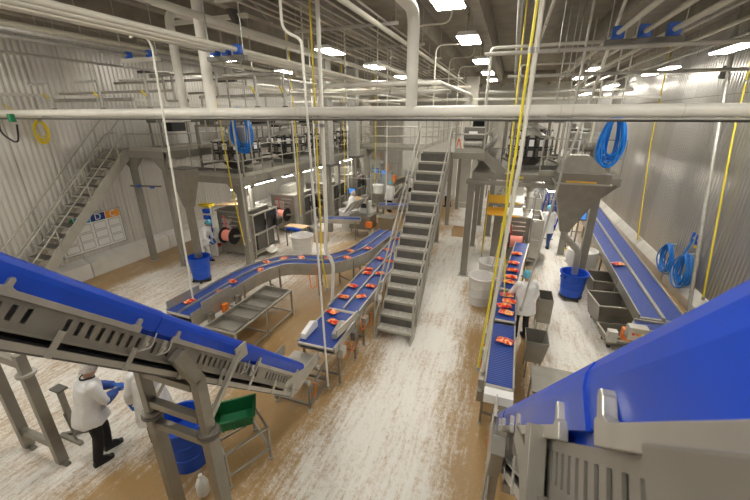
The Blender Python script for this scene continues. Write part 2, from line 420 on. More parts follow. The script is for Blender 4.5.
# ================================================================== INCLINE CONVEYORS (45 degrees)
SQ = math.sqrt(2)
def q(s, n): return ((s+n)/SQ, (n-s)/SQ)
def incline(xs, sg, label, offs, clamps, s_hi=-4.5, s_lo=2.28, near=False):
    """xs: x of the visible side; sg: direction from that side into the body"""
    W = .74
    def X(d): return xs+sg*d
    t = T('incline_conveyor', label, 'conveyor', (X(W/2), 3.2, 0))
    def strip(name, m, n0, n1, d0, d1, s0, s1, parent=t, bevel=0):
        return MB().prism([q(s0, n0), q(s1, n0), q(s1, n1), q(s0, n1)], min(X(d0), X(d1)), max(X(d0), X(d1))).build(name, m, parent, bevel=bevel)
    belt = strip('belt', 'blue_guard', 3.56, 3.60, .05, W-.05, s_hi, s_lo)
    s = s_hi+.2
    while s < s_lo-.1:
        strip('cleat', 'blue_guard', 3.60, 3.68, .10, W-.10, s, s+.02, belt); s += .45
    # blue side guards in overlapping lengths
    cuts = [s_hi]+offs+[s_lo]
    for i in range(len(cuts)-1):
        a, b = cuts[i], cuts[i+1]; dd = .008*(i % 2)
        for side in (0, 1):
            def XX(d): return X(d) if side == 0 else X(W-d)
            poly = []
            for n, d in ((3.595, .022), (3.70, .012), (3.74, .018), (3.775, .04), (3.79, .08), (3.775, .09), (3.765, .06), (3.73, .04), (3.595, .045)):
                poly.append((n+(.0 if i % 2 else .006), d-dd))
            rings = [[Vector((XX(d),)+q(ss, n)) for n, d in poly] for ss in (a-.02, b)]
            MB().loft(rings).build('side_guard', 'blue_guard', t)
    # steel rails with rounded tabs
    for i in range(len(cuts)-1):
        a, b = cuts[i]+.19, cuts[i+1]-.19
        prof = [(a, 3.56), (b, 3.56), (b, 3.635)]
        prof[2] = (b, 3.615)
        prof += [(b-.02, 3.62), (b-.022, 3.662), (b-.033, 3.676), (b-.047, 3.676), (b-.058, 3.662), (b-.06, 3.62), (b-.09, 3.606)]
        prof += [(a+.09, 3.606), (a+.06, 3.62), (a+.058, 3.662), (a+.047, 3.676), (a+.033, 3.676), (a+.022, 3.662), (a+.02, 3.62), (a, 3.615)]
        for side in (0, 1):
            x0, x1 = (X(-.012), X(.018)) if side == 0 else (X(W-.018), X(W+.012))
            MB().prism([q(*p) for p in prof], min(x0, x1), max(x0, x1)).build('rail', 'steel_light', t, bevel=.003)
    # slotted side plates
    for side in (0, 1):
        x0, x1 = (X(.014), X(.022)) if side == 0 else (X(W-.022), X(W-.014))
        x0, x1 = min(x0, x1), max(x0, x1); mb = MB()
        def st_(s0, s1, n0, n1): mb.prism([q(s0, n0), q(s1, n0), q(s1, n1), q(s0, n1)], x0, x1)
        st_(s_hi, s_lo, 3.525, 3.56); st_(s_hi, s_lo, 3.37, 3.425)
        s = s_hi; k = 0
        while s < s_lo-.09:
            wide = (k % 16) in (14, 15)
            st_(s, s+(.088 if wide else .052), 3.425, 3.525); s += .088; k += 1
        st_(s, s_lo, 3.425, 3.525)
        mb.build('side_plate', 'steel', t)
        strip('flange', 'steel', 3.362, 3.374, *((-.02, .03) if side == 0 else (W-.03, W+.02)), s_hi, s_lo)
        strip('lower_rail', 'steel_light', 3.262, 3.312, *((-.015, .02) if side == 0 else (W-.02, W+.015)), s_hi, s_lo-.1)
    strip('return_belt', 'rubber', 3.312, 3.327, .05, W-.05, s_hi, s_lo-.1)
    strip('return_tray', 'steel_dark', 3.245, 3.262, .02, W-.02, s_hi, s_lo-.1)
    strip('shade_liner', 'steel_dark', 3.39, 3.53, .12, W-.12, s_hi, s_lo-.15)  # dark liner added so the slots look shaded inside
    # hangers between plate and lower rail, bolts, toggle clamps
    s = -1.1 if near else s_hi+.35
    while s < s_lo-.1:
        strip('hanger', 'steel_light', 3.25, 3.44, -.026, -.014, s, s+.05, bevel=.004)
        h = MB()
        for dn in (3.275, 3.415):
            y, z = q(s+.025, dn); h.cyl((X(-.03), y, z), (X(-.02), y, z), .013, n=8)
        h.build('bolt', 'galv', t); s += .62
    for a in clamps:
        for ds in (-.10, .10):
            h = strip('toggle_clamp', 'steel_light', 3.43, 3.56, -.035, -.013, a+ds-.018, a+ds+.018, bevel=.003)
            y0, z0 = q(a+ds-.05, 3.42); y1, z1 = q(a+ds+.05, 3.60)
            MB().tube(fillet([(X(-.04), y0, z0), (X(-.05), *q(a+ds+.06, 3.47)), (X(-.04), y1, z1)], .05), .007, 6).build('handle', 'galv', h)
            MB().cyl((X(-.05), *q(a+ds, 3.49)), (X(-.03), *q(a+ds, 3.49)), .018, n=8).build('pivot', 'galv', h)
    # legs of the mid support
    for d, top in ((0, 2.50), (W, 2.50)):
        x = X(d)-sg*.085 if d == 0 else X(d)
        lg = MB().bb(x-.045, x+.045, 2.1, 2.23, 1.80, top).build('leg', 'steel', t, bevel=.006)
        MB().bb(x-.055, x+.055, 2.09, 2.24, .03, 1.74).build('leg_foot_tube', 'steel', t, bevel=.006)
        MB().cyl((x, 2.165, 1.74), (x, 2.165, 1.77), .125, n=16).build('coupling_disc', 'steel_dark', t)
        MB().cyl((x, 2.165, 1.775), (x, 2.165, 1.80), .11, n=16).build('coupling_disc', 'steel', t)
        MB().bb(x-.1, x+.1, 2.06, 2.27, 0, .03).build('base_plate', 'steel_dark', t)
        MB().bar((x, 2.165, top-.03), (x, 1.99, 2.90) if d == 0 else (x, 2.0, 2.62), .09, .13, Vector((0, 1, 0))).build('leg_head', 'steel', t, bevel=.006)
        MB().bar((x, 2.2, 1.9), (x, 2.80, 2.40), .05, .05).build('brace', 'steel_light', t)
        MB().bb(x-.012, x+.012, 2.72, 2.90, 2.28, 2.46).build('bracket', 'steel_light', t)
    for z in (1.62, 1.93, 2.36):
        MB().bb(min(X(0), X(W)), max(X(0), X(W)), 2.12, 2.21, z-.045, z+.045).build('cross_bar', 'steel', t, bevel=.005)
    # low end frame
    xa, xb = min(X(0), X(W)), max(X(0), X(W))
    for x in (xa+.02, xb-.02):
        for y in (4.35, 5.05):
            MB().cyl((x, y, .05), (x, y, .62 if y > 5 else .45), .022, n=8).build('leg', 'steel', t)
            MB().cyl((x, y, 0), (x, y, .05), .05, .03, n=8).build('foot', 'galv', t)
        MB().bar((x, 4.30, .13), (x, 5.1, .13), .04, .04).build('base_rail', 'steel', t)
        MB().bar((x, 4.35, .42), (x, 5.05, .62), .04, .05).build('top_rail', 'steel', t)
        MB().prism([q(s_lo-.45, 3.30), q(s_lo, 3.30), (4.72, .82), (4.72, 1.02), q(s_lo, 3.72), q(s_lo-.2, 3.62), q(s_lo-.45, 3.45)], x-.008, x+.008).build('cheek_plate', 'steel_light', t)
    for y in (4.35, 5.05): MB().bar((xa, y, .13), (xb, y, .13), .04, .04).build('base_rail', 'steel', t)
    for (y, z) in ((4.35, .62), (4.72, .68)): MB().cyl((xa, y, z), (xb, y, z), .045, n=10).build('roller', 'steel_light', t, True)
    MB().bb(xa+.08, xb-.08, 4.5, 4.95, .70, .74).build('infeed_plate', 'steel_light', t)
    MB().tube([(X(-.02), 4.42+.10*math.sin(a), .40+.17*math.cos(a)) for a in [i*.5 for i in range(7)]], .014, 6).build('cable', 'orange', t, True)
    return t
il = incline(-2.80, -1, 'blue sided steep conveyor climbing left over the two workers', [-3.6, -2.3, -.86, .66], [-.86, .66])
ir = incline(.26, 1, 'blue sided steep conveyor climbing close past the viewer at right', [-2.38, -.68, .65], [.65], near=True)
# cover box and curved gusset bolted to the near side of the right incline
def yz(*p): return [q(*a) for a in p]
MB().prism(yz((-1.93, 3.30), (-1.80, 3.30), (-1.80, 3.60), (-1.93, 3.60)), .20, .262).build('bracket_box', 'steel', ir, bevel=.004)
gus = [(-1.80, 3.30), (-1.80, 3.42), (-1.55, 3.50), (-1.25, 3.56), (-1.05, 3.60), (-.98, 3.58), (-1.0, 3.52), (-1.25, 3.44), (-1.42, 3.34), (-1.50, 3.24), (-1.62, 3.22)]
MB().prism(yz(*gus), .235, .247).build('curved_gusset', 'steel', ir, bevel=.003)
MB().cyl((.225, *q(-1.62, 3.42)), (.25, *q(-1.62, 3.42)), .02, n=12).build('bolt', 'galv', ir)
MB().prism(yz((-4.5, 3.40), (-2.97, 3.40), (-2.94, 3.57), (-4.5, 3.57)), .205, .24).build('end_cover', 'steel', ir, bevel=.006)
MB().prism(yz((-.30, 3.05), (.10, 3.05), (.25, 3.30), (.25, 3.60), (-.25, 3.60)), .14, .155).build('drive_plate', 'steel', ir, bevel=.004)

# free trestle behind the left incline
t = T('support_trestle', 'bare steel H-shaped trestle standing on floor behind left conveyor', 'trestle', (-6.3, 2.14, 0))
for x in (-6.71, -5.89):
    MB().bb(x-.055, x+.055, 2.07, 2.2, .03, 1.66).build('leg', 'steel', t, bevel=.006)
    MB().bb(x-.14, x+.14, 2.1, 2.17, 0, .04).build('base_plate', 'steel', t)
    MB().cyl((x, 2.135, 1.66), (x, 2.135, 1.70), .115, n=16).build('coupling_disc', 'galv', t)
    MB().bb(x-.05, x+.05, 2.08, 2.19, 1.70, 2.0).build('leg_head', 'steel', t)
MB().bb(-6.7, -5.9, 2.1, 2.17, .30, .42).build('cross_bar', 'steel', t)
MB().bb(-6.7, -5.9, 2.09, 2.18, 1.78, 1.9).build('cross_bar', 'steel', t)
t = T('floor_stand', 'small steel floor stand with triangular foot beside dark trousered worker', 'stand', (-6.25, 2.55, 0))
MB().bar((-6.25, 2.55, .02), (-6.25, 2.55, .95), .07).build('post', 'steel', t)
MB().bb(-6.36, -6.14, 2.48, 2.62, .95, .98).build('cap', 'steel_dark', t)
MB().bar((-6.45, 2.45, .03), (-5.95, 2.45, .03), .06).build('foot', 'steel', t)
MB().bar((-6.45, 2.45, .03), (-6.0, 2.75, .03), .05).build('foot', 'steel', t)
MB().bar((-6.25, 2.5, .5), (-6.05, 2.45, .05), .03).build('brace', 'steel', t)

# lit strips fixed under the decks
def under_light(label, x, y, z, L=2.4):
    t = T('strip_light', label, 'light', (x, y, z), 'strip lights under the decks')
    MB().bb(x-.09, x+.09, y-L/2, y+L/2, z+.02, z+.07).build('housing', 'white_plastic', t)
    MB().bb(x-.08, x+.08, y-L/2+.02, y+L/2-.02, z, z+.018).build('diffuser', 'lamp', t)
    for yy in (y-L*.4, y+L*.4): MB().cyl((x, yy, z+.07), (x, yy, z+.28), .008, n=5).build('hanger_rod', 'galv', t)
for k in range(4): under_light(f'{ORD[k]} lit strip under the left weigher deck', -8.75, 11.0+3.1*k, 2.62)
for k in range(3): under_light(f'{ORD[k]} lit strip under the right weigher deck', 1.3, 12.6+3.2*k, 2.95)

# ================================================================== STAIRS
def stairs(x0, x1, yb, yt, zt, n, label, rail_h=1.0, closed=False, tm='tread'):
    t = T('steel_stairs', label, 'stairs', ((x0+x1)/2, yb, 0))
    for x in (x0, x1):
        MB().prism([(yb-.12, 0), (yb+.22, 0), (yt, zt-.30), (yt, zt+.03), (yt-.12, zt+.03)], x-.02, x+.02).build('stringer', 'stair_paint', t)
    dz = zt/n; dy = (yt-yb)/n
    for i in range(1, n):
        y = yb+dy*(i-.5); z = dz*i
        st = MB().bb(x0+.02, x1-.02, y-.14, y+.15, z-.03, z).build('tread', tm, t)
        MB().bb(x0+.02, x1-.02, y-.15, y-.13, z-.055, z+.004).build('nosing', 'stair_paint', st)
        if closed: MB().bb(x0+.02, x1-.02, y+.135, y+.145, z, z+dz-.03).build('riser', 'steel_dark', st)  # dark colour stands for the shade between the treads
    for x in (x0-.03, x1+.03):
        k = (yt-yb)
        for h in (.52, rail_h):
            MB().tube(fillet([(x, yb-.05, .1 if h > .9 else h), (x, yb-.05, h), (x, yt, zt+h), (x, yt+.35, zt+h)], .12), .021, 8).build('handrail', 'stair_paint', t, True)
        for f in (.08, .36, .64, .92):
            MB().cyl((x, yb+k*f, zt*f-.05), (x, yb+k*f, zt*f+rail_h), .019, n=8).build('rail_post', 'stair_paint', t)
    return t
stairs(-2.48, -1.62, 6.95, 11.1, 4.0, 16, 'steel stairs with shade-dark risers beside the white aisle', closed=True)
stairs(-12.62, -11.84, 4.55, 8.65, 3.95, 16, 'open-tread steel stairs climbing along the left wall', tm='steel_dark')

# ================================================================== PLATFORMS
def guard(t, pts, z, h=1.0, m='stair_paint', step=1.2, toe=True):
    """guardrail along a polyline; every rail, post and toe board its own part"""
    for hh in (h, h*.52):
        MB().tube([(x, y, z+hh) for x, y in pts], .02, 6).build('rail', m, t, True)
    for i in range(len(pts)-1):
        a = Vector(pts[i]); b = Vector(pts[i+1]); n = max(1, round((b-a).length/step))
        for k in range(n+(i == len(pts)-2)):
            p = a+(b-a)*k/n; MB().cyl((p.x, p.y, z), (p.x, p.y, z+h), .02, n=6).build('rail_post', m, t)
        if toe: MB().bar((a.x, a.y, z+.06), (b.x, b.y, z+.06), .008, .12).build('toe_board', m, t)
def platform(label, x0, x1, y0, y1, z, posts, rails, beam=.2, pw=.17, base=None, gus=True):
    t = T('mezzanine_platform', label, 'platform', base or ((x0+x1)/2, y0, 0))
    n = max(1, round((y1-y0)/1.5))
    for k in range(n):
        a = y0+(y1-y0)*k/n; b = y0+(y1-y0)*(k+1)/n
        MB().bb(x0, x1, a+.006, b-.006, z-.04, z).build('deck_plate', 'platform_paint', t)
    for x in (x0+.05, x1-.05): MB().bb(x-.05, x+.05, y0, y1, z-.04-beam, z-.04).build('beam', 'platform_paint', t)
    for k in range(n+1):
        yy = y0+(y1-y0)*k/n; yy = min(max(yy, y0+.05), y1-.05)
        MB().bb(x0, x1, yy-.045, yy+.045, z-.04-beam*.9, z-.04).build('joist', 'platform_paint', t)
    for (x, y) in posts:
        MB().bb(x-pw/2, x+pw/2, y-pw/2, y+pw/2, .02, z-.04-beam).build('post', 'platform_paint', t, bevel=.006)
        MB().bb(x-pw*.8, x+pw*.8, y-pw*.8, y+pw*.8, 0, .02).build('base_plate', 'galv', t)
        if gus:
            for s_ in (-1, 1):
                if x0 < x+s_*.45 < x1:
                    zz = z-.04-beam
                    MB().prism([(x+s_*pw/2, zz), (x+s_*(pw/2+.4), zz), (x+s_*pw/2, zz-.4)], y-.04, y+.04, 'y').build('gusset', 'platform_paint', t)
    for r in rails: guard(t, r, z)
    return t
platform('upper walkway along left wall at the head of the stairs', -12.7, -10.25, 8.65, 22, 3.95,
         [(-11.9, 8.8), (-10.42, 8.78), (-11.9, 14.5), (-11.9, 19.5)],
         [[(-11.72, 8.7), (-10.3, 8.7), (-10.3, 22)]], beam=.2)
platform('weigher deck on square posts above the left row of baggers', -10.2, -8.1, 9.5, 22, 3.12,
         [(-8.24, 9.62), (-8.24, 13.3), (-8.24, 17.0), (-8.24, 20.7)],
         [[(-10.1, 9.55), (-8.15, 9.55), (-8.15, 22)]], beam=.2, pw=.22)
platform('upper landing at the head of the aisle stairs', -2.7, -.62, 11.1, 21.5, 4.0,
         [(-2.44, 14.37), (-2.44, 17.1), (-2.44, 20.5), (-.95, 14.4), (-.95, 17.6)],
         [[(-2.64, 11.15), (-2.64, 21.4)], [(-1.5, 11.15), (-.68, 11.15), (-.68, 21.4)]], beam=.16)
rp = platform('weigher deck of heavy beams above the right hand baggers', -.95, 2.95, 11.3, 21, 3.42,
         [(-.95, 11.36), (2.48, 11.5), (2.34, 14.5), (-.45, 16.0), (2.4, 18.5)],
         [[(.9, 11.35), (2.9, 11.35), (2.9, 20.9)]], beam=.16, pw=.2)
MB().bb(-1.1, 1.6, 11.2, 11.38, 3.08, 3.20).build('cross_beam', 'platform_paint', rp)
MB().bar((-.75, 11.25, 4.0), (-.05, 11.25, 3.42), .10, .26).build('knee_brace', 'platform_paint', rp)
MB().bb(.30, .50, 11.285, 11.30, 3.30, 3.36).build('warning_label', 'yellow_bright', rp)
platform('short crossing walkway with yellow end far behind the stairs', -7.6, -3.4, 18.6, 19.5, 3.5,
         [(-7.3, 19.0), (-3.7, 19.0)], [[(-7.6, 18.65), (-3.4, 18.65)], [(-7.6, 19.45), (-3.4, 19.45)]], beam=.12, pw=.14)

# ================================================================== CONVEYORS
def offset(path, d):
    out = []
    for i in range(len(path)):
        a = path[max(i-1, 0)]; b = path[min(i+1, len(path)-1)]; t = Vector((b[0]-a[0], b[1]-a[1], 0)).normalized()
        out.append(Vector(path[i])+Vector((t.y, -t.x, 0))*d)
    return out
def ribbon(mb, path, d0, d1, z0, z1):
    A = offset(path, d0); B = offset(path, d1)
    rings = [[a+Vector((0, 0, z0)), b+Vector((0, 0, z0)), b+Vector((0, 0, z1)), a+Vector((0, 0, z1))] for a, b in zip(A, B)]
    return mb.loft(rings)
def conveyor(label, path, W, legs, lanes=1, side=.14, group=None, rail=.05, belt='blue_belt', tray=False):
    path = [Vector(p) for p in path]
    base = path[0].copy(); base.z = 0
    t = T('belt_conveyor', label, 'conveyor', base, group)
    lw = W/lanes
    for k in range(lanes):
        b = ribbon(MB(), path, -W/2+k*lw+.015, -W/2+(k+1)*lw-.015, -.025, 0).build('belt', belt, t)
    for d in [-W/2, W/2]: ribbon(MB(), path, d-.014, d+.014, -side, rail).build('side_rail', 'steel_light', t)
    for k in range(1, lanes): ribbon(MB(), path, -W/2+k*lw-.015, -W/2+k*lw+.015, -.03, rail).build('lane_divider', 'steel_light', t)
    ribbon(MB(), path, -W/2+.03, W/2-.03, -side, -side+.012).build('drip_pan', 'steel', t)
    for e, i in ((path[0], 1), (path[-1], -2)):
        o = offset(path, -W/2+.02), offset(path, W/2-.02); k = 0 if i == 1 else -1
        MB().cyl(o[0][k]-Vector((0, 0, .035)), o[1][k]-Vector((0, 0, .035)), .035, n=10).build('end_roller', 'steel_light', t, True)
    L = len(path)
    for f in legs:
        x = f*(L-1); i = min(int(x), L-2); u = x-i
        for d in (-W/2, W/2):
            o = offset(path, d); p = o[i]*(1-u)+o[i+1]*u
            MB().bar((p.x, p.y, .04), (p.x, p.y, p.z-.03), .04).build('leg', 'steel', t)
            MB().cyl((p.x, p.y, 0), (p.x, p.y, .04), .045, .025, n=8).build('foot', 'galv', t)
        o = offset(path, -W/2), offset(path, W/2); a = o[0][i]*(1-u)+o[0][i+1]*u; b = o[1][i]*(1-u)+o[1][i+1]*u
        MB().bar((a.x, a.y, .25), (b.x, b.y, .25), .035).build('stretcher', 'steel', t)
    return t
def straight(a, b, n=8): a = Vector(a); b = Vector(b); return [a+(b-a)*i/n for i in range(n+1)]
# middle twin belt
c1 = conveyor('straight twin-lane blue belt of snack bags left of the stairs', straight((-3.0, 6.25, 1.02), (-3.05, 12.6, 1.02)), .74, [.04, .3, .6, .95], 2)
c1b = conveyor('short blue belt with guide blocks feeding left steep conveyor', straight((-2.98, 4.95, .98), (-2.99, 6.2, .98), 3), .76, [.15, .8], 1, rail=.02)
for x, y in ((-3.27, 5.25), (-2.72, 5.45)):
    MB().prism([(y-.25, 1.0), (y+.25, 1.0), (y+.25, 1.12), (y+.1, 1.2), (y-.25, 1.12)], x-.05, x+.05).build('guide_block', 'white_plastic' if x < -3 else 'steel_light', c1b, bevel=.01)
MB().bar((-2.66, 5.2, 1.12), (-2.56, 6.0, 1.14), .03, .16).build('guide_plate', 'steel_light', c1b)
for k, (y, z) in enumerate(((5.3, .7), (5.7, .6), (6.3, .75), (6.7, .62))):
    MB().tube([(-2.56+.02*math.sin(3*a), y+.13*math.sin(a), z+.16*math.cos(a)) for a in [i*.55 for i in range(11)]], .013, 6).build('cable', 'orange', c1b if y < 6.2 else c1, True)
for k in range(3):
    MB().bb(-2.60, -2.50, 5.1+.6*k, 5.28+.6*k, .68, .86).build('motor', 'galv' if k != 1 else 'steel_dark', c1b if k < 2 else c1)
# curved belt
pth = fillet([(-6.35, 4.95, .98), (-6.32, 7.35, 1.0), (-5.9, 8.35, 1.0), (-4.55, 8.72, 1.0), (-4.05, 9.7, 1.02), (-3.85, 12.1, 1.04)], .75, 6)
c2 = conveyor('curving twin-lane blue belt of snack bags behind the tray stand', pth, .70, [.03, .3, .55, .75, .97], 2, side=.30)
MB().bar((-5.93, 5.2, 1.10), (-5.9, 6.1, 1.12), .03, .18).build('guide_plate', 'steel_light', c2)
MB().bar((-6.72, 5.0, 1.10), (-6.70, 5.9, 1.10), .03, .14).build('guide_plate', 'steel_light', c2)
for y in (5.3, 5.75, 6.2): MB().bb(-5.95, -5.85, y, y+.14, .62, .84).build('sensor_box', 'orange' if y == 5.75 else 'steel', c2)
MB().tube(fillet([(-4.8, 8.25, .95), (-4.75, 8.2, .4), (-4.9, 8.15, .3), (-5.0, 8.2, .75)], .12), .015, 6).build('cable', 'orange', c2, True)
# right packing belt, in three lengths
c3 = []
for i, (a, b) in enumerate((((.30, 4.95, 1.0), (.33, 6.85, 1.0)), ((.34, 6.95, 1.06), (.36, 8.3, 1.06)), ((.37, 8.4, 1.1), (.75, 11.6, 1.25)))):
    c3.append(conveyor(['near', 'middle', 'far'][i]+' length of the blue packing belt right of the aisle', straight(a, b, 4), (.43, .42, .38)[i], [.08, .92], 1, rail=.03))
MB().bb(.09, .52, 4.74, 4.92, .80, .96).build('transfer_box', 'white_plastic', c3[0])
MB().bb(.06, .10, 5.0, 6.6, .5, .8).build('cable_tray', 'steel', c3[0])
for k in range(6): MB().bb(-.02, .06, 5.0+.3*k, 5.12+.3*k, .55, .75).build('valve_box', ('steel', 'galv', 'orange')[k % 3], c3[0])
MB().bb(-.03, .07, 6.1, 6.25, .95, 1.2).build('junction_box', 'steel_light', c3[0])
MB().cyl((.02, 5.35, .95), (.02, 5.35, 1.1), .035, n=8).build('beacon', 'red', c3[0])
# twin belts by the right wall
for i, (x, lab) in enumerate(((3.32, 'outer of two long blue belts along the right wall'), (3.78, 'long blue belt nearest the right wall curb'))):
    cv = conveyor(lab, straight((x, 8.35, .92), (x-.06, 17.6, 1.38), 10), .42, [.195, .39, .65, .95], 1, rail=.045, side=.2)
MB().bb(3.545, 3.565, 8.6, 17.4, .86, .87).build('gap_strip', 'steel_dark', cv)
cv = conveyor('short blue crossing belt at the end of the long wall belts', straight((3.0, 8.05, .84), (4.35, 8.05, .84), 3), .42, [.1, .9], 1)
cv = conveyor('short blue belt between white bin and the bagger row', straight((-7.2, 13.2, .9), (-5.6, 13.6, .9), 3), .5, [.1, .9], 1)
cv = conveyor('blue belt with grey frame in the middle distance left of stairs', straight((-5.6, 16.0, 1.0), (-3.4, 16.6, 1.0), 3), .6, [.1, .9], 1)
cv = conveyor('small blue belt far behind the stairs', straight((-5.2, 19.9, 1.0), (-3.2, 20.2, 1.0), 3), .55, [.1, .9], 1)

# ------------------------------------------------------------------ snack bags
def bag_mesh():
    n, m = 9, 7; vs = []; fs = []
    for s_ in (1, -1):
        k = len(vs)
        for i in range(n):
            for j in range(m):
                u = i/(n-1)*2-1; v = j/(m-1)*2-1
                th = .035*max(0, (1-abs(u)**2.6))*max(0, (1-abs(v)**2.2))**.8
                th *= 1+.25*math.sin(7*u+2*v)
                vs.append((u*.125*(1-.05*v*v), v*.085, s_*th+.036))
        for i in range(n-1):
            for j in range(m-1):
                a = k+i*m+j; fs.append((a, a+1, a+m+1, a+m))
    b = MB(); b.add(vs, fs); return b.mesh('snack_bag', (0, 0, 0), True)
BAG = bag_mesh(); BAG.materials.append(M['snack_bag'])
def bag(x, y, z, rz, label, group, sc_=1):
    o = bpy.data.objects.new('snack_bag', BAG); C.objects.link(o); o.location = (x, y, z+.002); o.rotation_euler = (0, 0, rz); o.scale = (sc_,)*3
    tag(o, label, 'snack bag', group)
rb = random.Random(3)
NTH = ['nearest', 'second', 'third', 'fourth', 'fifth', 'sixth', 'seventh', 'eighth', 'ninth', 'tenth', 'eleventh', 'twelfth', 'thirteenth']
SP = [(-3.2, 6.1), (-3.0, 5.75), (-3.22, 6.75), (-2.85, 6.9), (-3.25, 7.35), (-2.82, 7.5), (-3.2, 8.2), (-3.25, 8.45), (-2.86, 8.3), (-3.22, 9.3), (-2.87, 9.2), (-2.82, 9.9), (-3.24, 10.1), (-2.88, 10.8), (-3.25, 11.2), (-2.85, 11.7), (-3.22, 12.1)]
for nm, lane in (('left', sorted([p for p in SP if p[0] < -3.1], key=lambda p: p[1])), ('right', sorted([p for p in SP if p[0] >= -3.1], key=lambda p: p[1]))):
    for i, (x, y) in enumerate(lane):
        bag(x, y, 1.022 if y > 6.24 else .982, rb.uniform(-.7, .7), f'{NTH[i]} red and orange snack bag in the {nm} lane of straight belt', 'bags on the straight twin-lane belt')
SP = [(-6.5, 5.4, .985), (-6.15, 6.0, .99), (-6.3, 6.6, .99)]
for i in (5, 8, 11, 14, 18, 21, 24, 27, 29):
    if i < len(pth)-1: o = offset(pth, rb.choice((-.17, .17)))[i]; SP.append((o.x, o.y, o.z))
for i, (x, y, z) in enumerate(SP): bag(x, y, z, rb.uniform(0, 3), f'{NTH[i]} snack bag along the curving belt from its open end', 'bags on the curving belt')
for i, (x, y, z) in enumerate(((.36, 6.2, 1.0), (.36, 7.2, 1.06), (.32, 7.5, 1.06), (.42, 7.75, 1.06), (.36, 8.05, 1.06), (.40, 8.7, 1.115), (.44, 9.0, 1.13), (.48, 9.4, 1.15), (.5, 9.9, 1.17), (.58, 10.6, 1.2))):
    bag(x, y, z, rb.uniform(-.3, .3), f'{NTH[i]} red snack bag along the right packing belt', 'bags on the right packing belt', 1.2)
bag(3.30, 11.1, 1.06, .4, 'lone red snack bag halfway down the long wall belt', None, 1.3)
bag(3.28, 15.9, 1.30, 1.2, 'lone red snack bag at the far end of the wall belt', None, 1.3)

# ------------------------------------------------------------------ tray stand
t = T('tray_stand', 'tubular steel stand holding four shallow trays beside curving belt', 'stand', (-5.3, 6.05, 0))
for x in (-5.72, -4.92):
    for y in (5.0, 6.05, 7.12): MB().bar((x, y, .0), (x, y, .74), .035).build('leg', 'steel_light', t)
    for z in (.12, .74): MB().bar((x, 4.98, z), (x, 7.14, z), .035).build('side_rail', 'steel_light', t)
for y in (5.0, 6.05, 7.12):
    for z in (.12, .74): MB().bar((-5.72, y, z), (-4.92, y, z), .035).build('cross_rail', 'steel_light', t)
for k in range(4):
    y = 5.03+k*.525; tr = MB()
    x0, x1, y0, y1 = -5.68, -4.96, y, y+.49
    tr.bb(x0, x1, y0, y1, .66, .672)
    for a in ((x0, x0+.012, y0, y1), (x1-.012, x1, y0, y1), (x0, x1, y0, y0+.012), (x0, x1, y1-.012, y1)): tr.bb(*a, .66, .775)
    o = tr.build('steel_tray', 'steel', base=(-5.32, y+.245, .66))
    tag(o, f'{["nearest", "second", "third", "farthest"][k]} shallow steel tray in the tubular tray stand', 'tray', 'trays in the tray stand')

# ------------------------------------------------------------------ bins
def bin_(name, label, x, y, r, h, m, z0=0, dolly=False, group=None, handles=True):
    t = T(name, label, 'bin', (x, y, z0), group)
    zb = z0+(.13 if dolly else 0)
    MB().lathe([(r*.80, 0), (r*.97, h*.93), (r*1.06, h*.93), (r*1.08, h), (r*.97, h), (r*.95, h*.97), (r*.77, .03)], (x, y, zb), 28).build('tub', m, t, True)
    for k in range(2): MB().lathe([(r*(.86+.05*k), h*(.3+.3*k)), (r*(.885+.05*k), h*(.31+.3*k)), (r*(.885+.05*k), h*(.33+.3*k)), (r*(.86+.05*k), h*(.34+.3*k))], (x, y, zb), 28).build('rib', m, t, True)
    if handles:
        for a in (.6, .6+math.pi):
            cx, cy = x+math.cos(a)*r*1.08, y+math.sin(a)*r*1.08
            MB().box((cx, cy, zb+h*.86), (.06, .16, .07), Matrix.Rotation(a, 3, 'Z')).build('handle', m, t, bevel=.01)
    if dolly:
        MB().cyl((x, y, z0+.085), (x, y, z0+.125), r*.85, n=20).build('dolly', 'black', t)
        for k in range(5):
            a = k*2*math.pi/5+.3; cx, cy = x+math.cos(a)*r*.8, y+math.sin(a)*r*.8
            MB().cyl((cx-.015, cy, z0+.042), (cx+.015, cy, z0+.042), .04, n=10).build('caster', 'rubber', t)
    return t
bin_('waste_bin', 'round blue bin on casters under the left metal chute', -8.86, 8.0, .33, .72, 'blue_bin', dolly=True)
bin_('waste_bin', 'round blue bin on casters under the right bent chute', 2.2, 10.75, .36, .70, 'blue_bin', dolly=True)
bin_('waste_bin', 'large blue bin standing behind the left steep conveyor leg', -4.08, 2.86, .335, .82, 'blue_bin')
for i, (x, y, r, h, lab) in enumerate(((-7.0, 11.15, .42, .8, 'white round tub beside the curving belt'), (-.28, 9.55, .36, .85, 'nearer white tub left of the right packing belt'), (-.1, 10.75, .36, .85, 'farther white tub left of the right packing belt'), (-6.65, 14.75, .4, .95, 'white lined tub beside slanted steel hopper'), (2.62, 12.3, .40, 1.0, 'white lined tub behind the right bent chute'))):
    bt = bin_('white_tub', lab, x, y, r, h, 'bag_liner', handles=False)
    if 'lined' in lab:
        MB().lathe([(r*1.1, h*.55), (r*1.12, h*.8), (r*1.10, h*1.02), (r*.98, h*1.03), (r*1.0, h*.9)], (x, y, 0), 22).build('liner', 'bag_liner', bt, True)
bin_('small_tub', 'small white bucket on grey pedestal far left of stairs', -6.35, 18.0, .28, .45, 'white_plastic', z0=1.15, handles=False)
pd = T('pedestal', 'grey pedestal carrying a small white bucket', 'pedestal', (-6.35, 18.0, 0))
MB().bar((-6.35, 18, .03), (-6.35, 18, 1.12), .12).build('post', 'steel', pd); MB().bb(-6.65, -6.05, 17.7, 18.3, 1.12, 1.15).build('top', 'steel', pd); MB().bb(-6.65, -6.05, 17.7, 18.3, 0, .03).build('foot', 'steel', pd)

